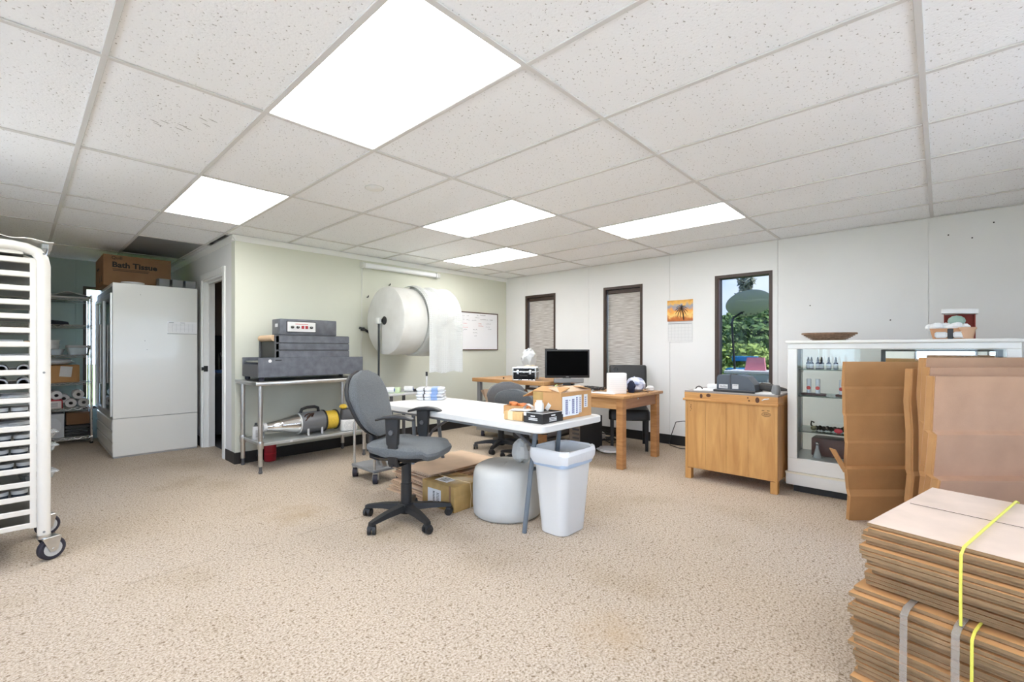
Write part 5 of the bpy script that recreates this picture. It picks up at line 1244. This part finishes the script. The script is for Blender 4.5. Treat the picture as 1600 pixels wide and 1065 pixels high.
for c_ in range(7): g.box(W * .63 + c_ * .04, W * .63 + .0008 + c_ * .04, -.0022, -.0014, 1.41, 1.505)
g.box(W * .64, W * .7, -.0022, -.0014, 1.515, 1.52); g.box(W * .78, W * .84, -.0022, -.0014, 1.515, 1.52); g.ob('note_print', INKG, t)
g = G()
for x, z in ((.24, 1.82), (.28, 1.30), (.3, 1.2)): g.cyl((x, -.001, z), (x, .001, z), .004, n=6)
g.ob('scuff', GREYD, t, kind='stuff')
# on top of it
t = thing('tissue_carton', 'brown carton printed with dark lettering on top of the white cooler', 'cardboard box', (.66, 6.97, KH + .001))
G().box(0, .63, 0, .74, 0, .355, .003).ob('carton_body', CARDD, t)
text('lettering_large', 'Bath Tissue', .085, INK, t, (.075, -.001, .215), (math.pi / 2, 0, 0), sx=1.05, bold=.003)
text('lettering_small', 'Quill', .05, INK, t, (.07, -.001, .305), (math.pi / 2, 0, 0))
g = G(); g.box(.08, .42, -.001, 0, .19, .195)
for k in range(26): g.box(.085 + k * .0125, .094 + k * .0125, -.001, 0, .172, .181)
g.ob('print_line', INK, t)
text('side_lettering', 'Bath Tissue', .05, INK, t, (-.001, .6, .21), (math.pi / 2, 0, -math.pi / 2))
g = G(); g.prism([(.12, .05), (.18, .05), (.15, .13)], 'X', -.001, 0); g.prism([(.3, .05), (.36, .05), (.33, .13)], 'X', -.001, 0); g.ob('arrow_print', INK, t)
o = G().lathe([(.0, 0), (.10, 0), (.102, .004), (.102, .018), (.106, .02), (.106, .03), (.0, .032)], 32).ob('shallow_white_tub', WHITEP); tag(place(o, (.90, 6.80, KH + .001)), 'flat round white tub on the cooler, in front of the brown carton', 'tub')
for k in range(3):
    t = thing('clear_tray_stack', 'stack of clear plastic trays on the cooler, %s' % ['nearest the brown carton', 'middle one', 'nearest the doorway wall'][k], 'plastic trays', (1.17 + k * .13, 6.73, KH + .001), 0, 'clear plastic trays on the cooler')
    for z in range(5): o = G().loft([[(x, y, zz) for x, y in rr(0, 0, a, b, .015)] for zz, a, b in ((0, .095, .13), (.022, .12, .155), (.024, .126, .16))]).ob('tray', CLEARP, t); o.location = (0, 0, z * .016 + .001)

# ------------------------------------------------------------------ wire shelving with supplies
SX0, SX1, SY0, SY1 = -.55, .655, 7.98, 8.38
LV = [.095, .465, .785, 1.13, 1.505, 1.848]
t = thing('wire_shelving', 'chrome wire shelving unit in the alcove beside the cooler', 'shelving', (SX0, SY0, 0))
w_, d_ = SX1 - SX0, SY1 - SY0
for x in (.012, w_ - .012):
    for y in (.012, d_ - .012):
        p = G().cyl((x, y, .02), (x, y, 1.90), .0127, n=12).ob('post', CHROME, t)
        G().cyl((x, y, 0), (x, y, .025), .018, n=10).ob('foot', BLACKP, p)
def wire_shelf():
    g = G()
    for z in (0, -.028):
        for y in (0, d_): g.cyl((0, y, z), (w_, y, z), .0035, n=6)
        for x in (0, w_): g.cyl((x, 0, z), (x, d_, z), .0035, n=6)
    for y in (0, d_):
        n = 26; g.tube([(w_ * k / n, y, -.028 * (k % 2)) for k in range(n + 1)], .003, 5)
    for k in range(1, 40): g.cyl((w_ * k / 40, 0, .002), (w_ * k / 40, d_, .002), .0018, n=4)
    for y in (d_ * .33, d_ * .66): g.cyl((0, y, -.004), (w_, y, -.004), .003, n=5)
    return g
sh = None
for z in LV:
    if sh is None: sh = wire_shelf().ob('wire_shelf', CHROME, t); sh.location = (0, 0, z)
    else: dup(sh, t, (0, 0, z))
SY = 8.06
def roll(loc, rz, label, group, r_=.055, L_=.25, ax='Y'):
    t = thing('paper_roll', label, 'paper towel roll', loc, rz, group)
    G().lathe([(.02, 0), (r_ * .97, 0), (r_, .004), (r_, L_ - .004), (r_ * .97, L_), (.02, L_), (.02, 0)], 24, (0, 0, r_), 'Y').ob('paper', PAPER, t)
    G().lathe([(.017, -.001), (.02, -.001), (.02, L_ + .001), (.017, L_ + .001), (.017, -.001)], 16, (0, 0, r_), 'Y').ob('cardboard_core', GREYM, t)
zr = LV[1] + .004
spots = [(.20, zr + .105, 'paper towel roll, upper left of the pile on the wire shelf'), (.325, zr + .105, 'paper towel roll, upper middle of the pile on the wire shelf'), (.395, zr + .055, 'paper towel roll in the middle of the pile, behind the red pack'), (.525, zr + .105, 'paper towel roll, upper right of the pile on the wire shelf'), (.455, zr, 'paper towel roll at lower right of the pile, second from the end'), (.575, zr, 'paper towel roll at the right end of the wire shelf')]
for x, z, lab in spots: roll((x, SY - .02 + (.08 if 'behind' in lab else 0), z), 0, lab, 'paper towel rolls on the wire shelf')
t = thing('napkin_pack', 'white plastic pack with red top band on the wire shelf', 'package', (.255, SY - .045, zr))
G().box(-.12, .12, -.03, .17, 0, .105, .012, 2).ob('pack', M('pack_white', (.72, .68, .66), rough=.4), t)
g = G(); g.box(-.122, .122, -.032, .17, .09, .11, .006); g.box(.112, .123, -.032, .1, .0, .1, .004); g.ob('red_band', RED, t)
g = G()
for k in range(5): g.box(-.09, .08, -.0315, -.0295, .02 + k * .012, .025 + k * .012)
g.ob('pack_print', INKG, t)
z1 = LV[0] + .004
t = thing('grey_carton', 'grey white printed carton with big letter on the bottom wire shelf', 'cardboard box', (.285, SY + .03, z1)); G().box(-.11, .11, -.07, .2, 0, .30, .004).ob('carton_body', M('carton_grey', (.5, .52, .54), rough=.6), t)
text('letter', 'V', .09, INK, t, (-.02, -.071, .12), (math.pi / 2, 0, 0)); 
g = G().sph((0, -.07, .15), .085, 1.0, .02, 1.2, 20, 8); g.ob('print_oval', M('oval_grey', (.58, .60, .63), rough=.6), t)
o = G().box(-.11, .11, -.02, .2, 0, .15, .004).ob('brown_carton', CARDD); tag(place(o, (.525, SY + .06, z1 + .142)), 'small brown carton on the black crate, bottom wire shelf', 'cardboard box')
t = thing('black_crate', 'low black plastic crate on the bottom wire shelf', 'crate', (.525, SY + .04, z1)); g = G()
G().box(-.12, .12, -.05, .2, 0, .012).ob('floor', BLACKP, t)
for z in (.02, .06, .10): g.box(-.12, .12, -.052, -.044, z, z + .03); g.box(-.12, -.112, -.05, .2, z, z + .03); g.box(.112, .12, -.05, .2, z, z + .03)
g.ob('side_slat', BLACKP, t, kind='stuff'); G().box(-.125, .125, -.055, .205, .128, .14, .004).ob('rim', BLACKP, t)
z2 = LV[2] + .004
t = thing('arrow_carton', 'brown carton with arrow mark and taped note on the wire shelf', 'cardboard box', (.335, SY + .04, z2)); G().box(-.2, .2, -.07, .24, 0, .215, .003).ob('carton_body', CARD, t)
g = G().prism([(-.115, .04), (-.075, .04), (-.075, .12), (-.06, .12), (-.095, .17), (-.13, .12), (-.115, .12)], 'Y', -.0715, -.07); g.ob('arrow_print', INKB, t)
G().box(.02, .13, -.0715, -.07, .07, .20).rot(R(6), 'Y', (.07, 0, .14)).ob('taped_note', PAPER, t)
crumple('clear_bag', 'clear plastic bag lying over the arrow carton', 'plastic bag', (.30, SY + .08, z2 + .217), .13, 1.4, .9, .32, BAGW, seed=61)
z3 = LV[3] + .004
for k in range(2):
    t = thing('white_tub', ['white round food tub with lid, upper one on the wire shelf', 'white round food tub, under the upper one on the wire shelf'][1 - k], 'tub', (.265, SY + .05, z3 + .075 + k * .055), 0, 'white tubs on the wire shelf')
    G().lathe([(.085, 0), (.092, .05), (.0, .05)], 28).ob('tub', WHITEP, t); G().lathe([(.098, .046), (.098, .054), (0, .056)], 28).ob('lid', WHITEP, t)
t = thing('clear_container', 'low clear plastic container under the white tubs', 'container', (.27, SY + .05, z3)); G().loft([[(x, y, z) for x, y in rr(0, 0, a, .19, .03)] for z, a in ((0, .22), (.06, .26), (.066, .27))]).ob('body', CLEARP, t); G().loft([[(x, y, z) for x, y in rr(0, 0, a, .2, .03)] for z, a in ((.066, .275), (.074, .26))]).ob('lid', CLEARP, t)
t = thing('clear_container', 'clear container with grey lid at the right end of the third wire shelf', 'container', (.525, SY + .05, z3)); G().loft([[(x, y, z) for x, y in rr(0, 0, a, .22, .03)] for z, a in ((0, .19), (.08, .22), (.09, .23))]).ob('body', CLEARP, t); G().loft([[(x, y, z) for x, y in rr(0, 0, a, .22, .03)] for z, a in ((.09, .235), (.12, .22))]).ob('lid', GREYL, t)
crumple('dark_cloth', 'dark folded cloth lying on the second wire shelf', 'cloth', (.28, SY + .1, LV[4] + .004), .14, 1.25, .9, .22, M('cloth_dark', (.03, .035, .05), rough=.8), seed=71)
papers('flat_bags', 'flat pale bags at the right of the second wire shelf', 'bags', (.50, SY + .12, LV[4] + .004), .1, .24, .2, 5)
random.seed(81)
t = thing('plastic_sheet', 'rumpled pale plastic sheet over the top wire shelf', 'plastic sheet', (0, 0, 0))
G().sheet(lambda u, v: (SX0 + .35 + (w_ - .36) * u, SY0 + .02 + .36 * v, LV[5] + .035 + .022 * math.sin(u * 19 + v * 4) * math.sin(v * 7 + u * 3) + .03 * math.exp(-((u - .75) * 6) ** 2)), 24, 8, .004).ob('sheet', M('sheet_pale', (.66, .67, .65), rough=.5), t, ang=20)
G().box(SX0 + .36, SX1 - .02, SY0 + .03, SY1 - .03, LV[5] + .004, LV[5] + .02).ob('folded_layer', PAPER, t)

# ------------------------------------------------------------------ white sheet pan rack at the left edge
RX0, RX1, RY0, RY1 = -.55, .12, 3.735, 4.245
t = thing('pan_rack', 'tall white bakery pan rack on casters at the left edge', 'pan rack', (0, 0, 0))
zt, zb = 1.775, .135
def frame(y):
    pts = [(RX1 - .02, y, zb), (RX1 - .02, y, zt - .10), (RX1 - .027, y, zt - .06), (RX1 - .05, y, zt - .025), (RX1 - .09, y, zt - .008), (RX1 - .14, y, zt)]
    pts += [(RX0 + .14, y, zt), (RX0 + .09, y, zt - .008), (RX0 + .05, y, zt - .025), (RX0 + .027, y, zt - .06), (RX0 + .02, y, zt - .10), (RX0 + .02, y, zb)]
    return G().tube(pts, .028, 10)
for y in (RY0, RY1): frame(y).ob('side_frame', WHITEM, t, ang=50)
for y, s_ in ((RY0, 1), (RY1, -1)):
    for x in (RX1 - .062, RX0 + .062): G().box(x - .013, x + .013, y + s_ * .005, y + s_ * .03, zb + .06, zt - .06).ob('upright_strip', WHITEM, t)
rail = None
zs = [1.70 - k * .0783 for k in range(20)]
for z in zs:
    for y, s_ in ((RY0 + .012, 1), (RY1 - .012, -1)):
        g = G().box(RX0 + .03, RX1 - .035, y - .006, y + .006, z - .016, z + .014, .004)
        y1 = y + s_ * .04; g.box(RX0 + .03, RX1 - .035, min(y, y1), max(y, y1), z - .016, z - .012)
        g.ob('tray_rail', WHITEM, t)
g = G(); g.box(RX0, RX1 - .1, RY0 - .005, RY1 + .005, zt - .045, zt - .02); g.ob('top_plate', WHITEM, t)
for x in (RX0 + .02, RX1 - .02): G().cyl((x, RY0, zb + .02), (x, RY1, zb + .02), .02, n=10).ob('cross_bar', WHITEM, t) if x < 0 else None
for y in (RY0, RY1):
    for x in (RX0 + .02, RX1 - .02):
        cx, cy, r_ = x + .03, y, .062
        g = G().lathe([(.0, -.016), (.03, -.016), (.04, -.018), (.055, -.018), (r_, -.012), (r_, .012), (.055, .018), (.04, .018), (.03, .016), (.0, .016)], 28, (0, 0, 0), 'Y'); g.rot(R(24)).mv(cx, cy, r_)
        c = g.ob('caster', BLACKR, t)
        g = G().lathe([(.012, -.021), (.042, -.019), (.042, .019), (.012, .021)], 20, (0, 0, 0), 'Y').rot(R(24)).mv(cx, cy, r_); g.ob('wheel_hub', GREYL, c)
        g = G(); g.prism([(-.016, -.014), (.016, -.014), (.034, .064), (-.05, .064)], 'Y', -.028, -.023); g.prism([(-.016, -.014), (.016, -.014), (.034, .064), (-.05, .064)], 'Y', .023, .028); g.box(-.05, .03, -.03, .03, .062, .072, .003); g.cyl((0, -.034, 0), (0, .034, 0), .008, n=8); g.rot(R(24)).mv(cx, cy, r_); g.ob('fork', STEEL, c)
        g = G().cyl((x, y, .13), (x, y, .15), .03, n=14); g.ob('swivel_plate', STEEL, c)
for z in (1.07, .17, 1.74):
    g = G().cyl((RX1 - .02, RY0 - .03, z), (RX1 - .02, RY0 - .026, z), .006, n=8); g.ob('rivet', GREYM, t)
def pan():
    g = G(); x0, x1, y0, y1 = RX0 + .03, RX1 - .045, RY0 + .03, RY1 - .03
    g.loft([[(x, y, z) for x, y in rr((x0 + x1) / 2, (y0 + y1) / 2, x1 - x0 - i, y1 - y0 - i, .03)] for z, i in ((.0, .03), (.022, .004), (.025, -.004), (.025, .006), (.003, .036))])
    return g
pn = None
for k in range(20):
    if k in (1,): pass
    if pn is None: pn = pan().ob('sheet_pan', ALU); o = pn
    else: o = dup(pn)
    o.location = (0, 0, zs[k] - .0145)
    lab = 'aluminium sheet pan on the rack, %s' % (['topmost one', 'second from the top', 'third from the top', 'fourth from the top', 'fifth from the top', 'sixth from the top', 'seventh from the top', 'eighth from the top', 'ninth from the top', 'tenth from the top'][k] if k < 10 else ['tenth from the bottom', 'ninth from the bottom', 'eighth from the bottom', 'seventh from the bottom', 'sixth from the bottom', 'fifth from the bottom', 'fourth from the bottom', 'third from the bottom', 'second from the bottom', 'lowest one'][k - 10])
    tag(o, lab, 'sheet pan', 'sheet pans in the white rack')
# contents of the rack
def jar(loc, label):
    t = thing('lidded_jar', label, 'jar', loc, 0, 'white lidded jars in the pan rack')
    G().lathe([(.03, 0), (.032, .003), (.032, .026), (.028, .028)], 20).ob('jar_body', M('jar_dark', (.05, .06, .075), rough=.25), t); G().lathe([(.033, .026), (.034, .027), (.034, .044), (.032, .046), (0, .046)], 20).ob('lid', WHITEP, t); return t
rows = {11: 3, 13: 2, 14: 3, 15: 2, 17: 3}
ORD = ['first', 'second', 'third']
for lv, n in rows.items():
    for k in range(n):
        jar((-.03 - .075 * k + .055 - .01 * (lv % 3) , RY0 + .10, zs[lv] - .011), 'white lidded dark jar, %s from the post on the %s-from-bottom pan' % (ORD[k], {11: 'ninth', 13: 'seventh', 14: 'sixth', 15: 'fifth', 17: 'third'}[lv]))
for lv in (8, 9):
    for k in range(2): roll((.02 - .085 * k, RY0 + .08, zs[lv] - .011), 0, 'rolled paper towel in the pan rack, %s, %s' % (['right', 'left'][k], {8: 'upper row', 9: 'lower row'}[lv]), 'paper rolls in the pan rack', .026, .25)
o = G().box(-.1, .0, 0, .1, 0, .036, .003).ob('white_carton', PAPER); tag(place(o, (.02, RY0 + .09, zs[6] - .011)), 'flat white carton on the seventh pan of the rack', 'box')
o = G().box(.0, .05, 0, .1, 0, .03, .003).ob('small_brown_carton', CARD); tag(place(o, (.022, RY0 + .09, zs[6] - .011)), 'small brown carton beside the flat white one in the rack', 'box')
o = G().box(-.14, .0, 0, .2, 0, .035, .004).ob('grey_bin', GREYL); tag(place(o, (.05, RY0 + .1, zs[7] - .011)), 'grey bin on the eighth pan of the rack', 'bin')
for lv, lab in ((10, 'crumpled white plastic on the tenth pan from the bottom'), (12, 'folded white sheet on the eighth pan from the bottom')):
    crumple('plastic_wrap', lab, 'plastic wrap', (-.02, RY0 + .14, zs[lv] - .011), .09, 1.0, .8, .25, BAGW, seed=lv)
for lv in (13, 14, 16):
    t = thing('clear_clamshell', 'clear plastic clamshell sticking out of the rack, %s' % {13: 'highest of three', 14: 'middle of three', 16: 'lowest of three'}[lv], 'plastic container', (.075, RY0 + .20, zs[lv] - .011), R(12), 'clear clamshells poking out of the rack')
    G().loft([[(x, y, z) for x, y in rr(0, 0, a, a, .02)] for z, a in ((0, .12), (.03, .14))]).ob('base', CLEARP, t); G().loft([[(x, y, z) for x, y in rr(.01, 0, a, a, .02)] for z, a in ((.032, .15), (.036, .15), (.05, .12))]).ob('lid', CLEARP, t)
t = thing('rack_cover', 'white plastic cover lying crumpled on top of the pan rack', 'plastic cover', (0, 0, zt + .028))
G().sheet(lambda u, v: (RX0 + .05 + .64 * u, RY0 - .02 + .52 * v, .006 + .012 * math.sin(u * 13 + v * 5) ** 2 + .035 * math.exp(-((u - .62) * 9) ** 2 - ((v - .2) * 5) ** 2)), 22, 12, .004).ob('sheet', M('cover_white', (.8, .79, .76), rough=.4), t, ang=25)
o = G().box(RX1 - .03, RX1 + .0, RY0 - .0, RY0 + .4, -.03, .0, .004).ob('clear_edge', CLEARP, t)

# ------------------------------------------------------------------ utility room past the doorway
t = thing('utility_sink', 'dark stainless sink and counter seen through the doorway', 'sink', (1.70, 6.95, 0))
G().box(0, .55, 0, 1.2, .84, .885, .004).ob('counter', M('counter_dark', (.08, .08, .085), rough=.4), t)
G().box(.02, .53, .02, 1.18, 0.08, .84).ob('cabinet', M('cab_navy', (.035, .04, .05), rough=.6), t)
G().prism([(.0, .84), (.0, .60), (.5, .72), (.5, .84)], 'X', -.02, .02).ob('basin_front', STEEL, t)
G().tube([(.22, .45, .885), (.22, .45, 1.08), (.22, .42, 1.14), (.22, .36, 1.15), (.22, .31, 1.10)], .012, 10).ob('faucet', CHROME, t)
G().box(.16, .28, .42, .48, .885, .91, .004).ob('faucet_base', CHROME, t)
o = G().box(-.06, .06, -.1, .1, 0, .04, .006).ob('blue_tray', M('blue_tray', (.1, .22, .5), rough=.5)); tag(place(o, (1.86, 7.12, .886)), 'small blue tray on the sink counter past the doorway', 'tray')
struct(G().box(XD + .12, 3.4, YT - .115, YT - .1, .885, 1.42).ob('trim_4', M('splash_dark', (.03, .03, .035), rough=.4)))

# ------------------------------------------------------------------ outside
for nm, x0, x1, y0, y1 in (('ground', -40, 60, -40, 60),):
    struct(G().box(x0, x1, y0, y1, -.35, -.25).ob('trim_ground', GRASS))
bpy.data.objects['trim_ground'].name = 'ground'
g = G(); g.box(-12, X0 - .16, -12, YT, -.25, -.2); g.box(X0 - .16, XW + .3, -12, Y0 - .16, -.25, -.2)
struct(g.ob('bounce_slab', M('bounce_slab_pale', (.62, .61, .59), rough=.9, var=.06, scale=3)))  # unseen pale slab added to bounce sun and sky light indoors
def tree(name, label, loc, h, rad, mat, n, seed, conifer=False, trunk=.12, leaf=.12, group='trees and shrubs outside the window'):
    rnd = random.Random(seed); t = thing(name, label, 'tree' if trunk > .05 else 'shrub', loc, 0, group)
    vs, fs = [], []
    for _ in range(n):
        if conifer:
            f = rnd.random() ** 1.3; z = h * (.12 + .88 * f); r_ = rad * (1 - f) * (.55 + .45 * math.sin(f * 55)) * math.sqrt(rnd.random()) + .05; a = rnd.uniform(0, 6.283)
            c = Vector((r_ * math.cos(a), r_ * math.sin(a), z - r_ * .25))
        else:
            k = rnd.randrange(9); rr_ = random.Random(seed * 31 + k)
            cc = Vector((rr_.uniform(-.6, .6) * rad, rr_.uniform(-.6, .6) * rad, h * rr_.uniform(.35, .85))); d = Vector((rnd.gauss(0, 1), rnd.gauss(0, 1), rnd.gauss(0, 1))).normalized()
            c = cc + Vector((d.x * rad * .5, d.y * rad * .5, d.z * h * .22)) * rnd.uniform(.75, 1.05)
            if c.z < .02: c.z = .02 + rnd.random() * .3
        u = Vector((rnd.gauss(0, 1), rnd.gauss(0, 1), rnd.gauss(0, 1))).normalized(); v = u.orthogonal().normalized(); s_ = leaf * rnd.uniform(.5, 1.2)
        b = len(vs); vs += [c + u * s_, c + v * s_ * .5, c - u * s_, c - v * s_ * .5]; fs.append((b, b + 1, b + 2, b + 3))
    me = bpy.data.meshes.new('foliage'); me.from_pydata([tuple(q) for q in vs], [], fs); me.materials.append(mat)
    o = bpy.data.objects.new('foliage', me); COL.objects.link(o); o.parent = t; o['kind'] = 'stuff'
    G().tube([(0, 0, -.05), (.03, 0, h * .4), (0, .02, h * .8)], [trunk, trunk * .7, trunk * .2], 8).ob('trunk', BARK, t)
GZ = -.25
def at(px, x): return (x, ypx(px, x), GZ)
tree('conifer_tree', 'tall grey-green conifer behind the dish outside the window', at(1166, 17.0), 4.5, 1.0, LEAF3, 4500, 2, True, .16, .16)
tree('broadleaf_tree', 'dark green tree outside the window behind the dish pole', at(1138, 14.8), 2.4, 1.2, LEAF1, 7000, 3, leaf=.11)
tree('broadleaf_tree', 'dark green tree at the right of the window view', at(1194, 13.6), 2.55, 1.2, LEAF1, 7000, 4, leaf=.11)
tree('shrub', 'bright yellow-green shrub outside in the middle of the window', at(1178, 11.5), 1.55, .8, LEAF2, 6000, 5, trunk=.04, leaf=.08)
tree('shrub', 'low yellow-green shrub outside at the left of the window view', at(1130, 12.0), 1.2, .8, LEAF2, 5000, 6, trunk=.04, leaf=.08)
tree('broadleaf_tree', 'dark tree farther right outside, mostly hidden by the window frame', at(1228, 15.5), 2.7, 1.3, LEAF1, 6000, 8, leaf=.11)
tree('broadleaf_tree', 'dark tree farther left outside, mostly hidden by the window frame', at(1098, 16), 2.7, 1.3, LEAF1, 6000, 9, leaf=.11)
tree('shrub', 'low green shrub outside at the right of the window view', at(1210, 10.6), 1.3, .6, LEAF2, 5000, 10, trunk=.04, leaf=.08)
dx = 8.5
t = thing('satellite_dish', 'tilted grey mesh dish on a thin black pole outside', 'satellite dish', at(1152, dx))
G().tube([(0, 0, 0), (0, .03, .9), (0, .09, 1.92)], .018, 8).ob('pole', BLACKP, t)
cy_ = ypx(1168, dx) - ypx(1152, dx)
g = G().lathe([(0, -.03), (.18, -.02), (.345, .01), (.36, .02), (.345, .02), (.18, -.008), (0, -.018)], 40); g.rot(R(29), 'Y').rot(R(-19), 'X').mv(0, cy_ - .02, 2.22); g.ob('dish', MESHG, t, ang=50)
g = G()
for k in range(6): g.sph((-.1 - .03 * (k % 3), .12 - .06 * k + cy_ - .02, 2.04 + .012 * (k % 2)), .012, n=6, m=4)
g.ob('bolt', BLACKP, t, kind='stuff')
G().tube([(0, .09, 1.9), (.04, .08, 2.0), (.1, cy_ * .5, 2.12)], .018, 8).ob('arm', BLACKP, t)
t = thing('white_cabinet_outside', 'white louvred utility cabinet standing just outside the window', 'cabinet', (6.75, 1.87, GZ))
G().box(-.22, .25, -.30, .26, 0, 1.13, .006).ob('body', TRIMW, t); G().box(-.24, .27, -.32, .28, 1.13, 1.17, .006).ob('lid', TRIMW, t)
G().box(-.226, -.22, -.1, .24, .5, 1.1, .002).ob('front_panel', TRIMW, t)
for k in range(5): G().box(-.228, -.22, -.285 + .03 * k, -.27 + .03 * k, .9, 1.05).ob('louvre', GREYL, t)
o = G().prism([(-.135, 0), (.12, 0), (.085, .17), (-.12, .17)], 'X', -.02, .03).ob('pink_board', PINK); tag(place(o, (6.72, ypx(1179, 6.72), GZ + 1.172)), 'pink foam board standing on the white cabinet outside', 'foam board')
t = thing('blue_bench', 'blue garden bench among the shrubs outside', 'bench', at(1164, 9.8)); BL = M('bench_blue', (.02, .2, .42), rough=.5)
G().box(-.03, .03, -.24, .24, 1.22, 1.32, .01).ob('backrest', BL, t); G().box(-.4, .0, -.24, .24, 1.05, 1.09, .01).ob('seat', BL, t)
for y in (-.2, .2):
    for x in (-.36, -.02): G().box(x, x + .05, y - .025, y + .025, 0, 1.05).ob('leg', BL, t)
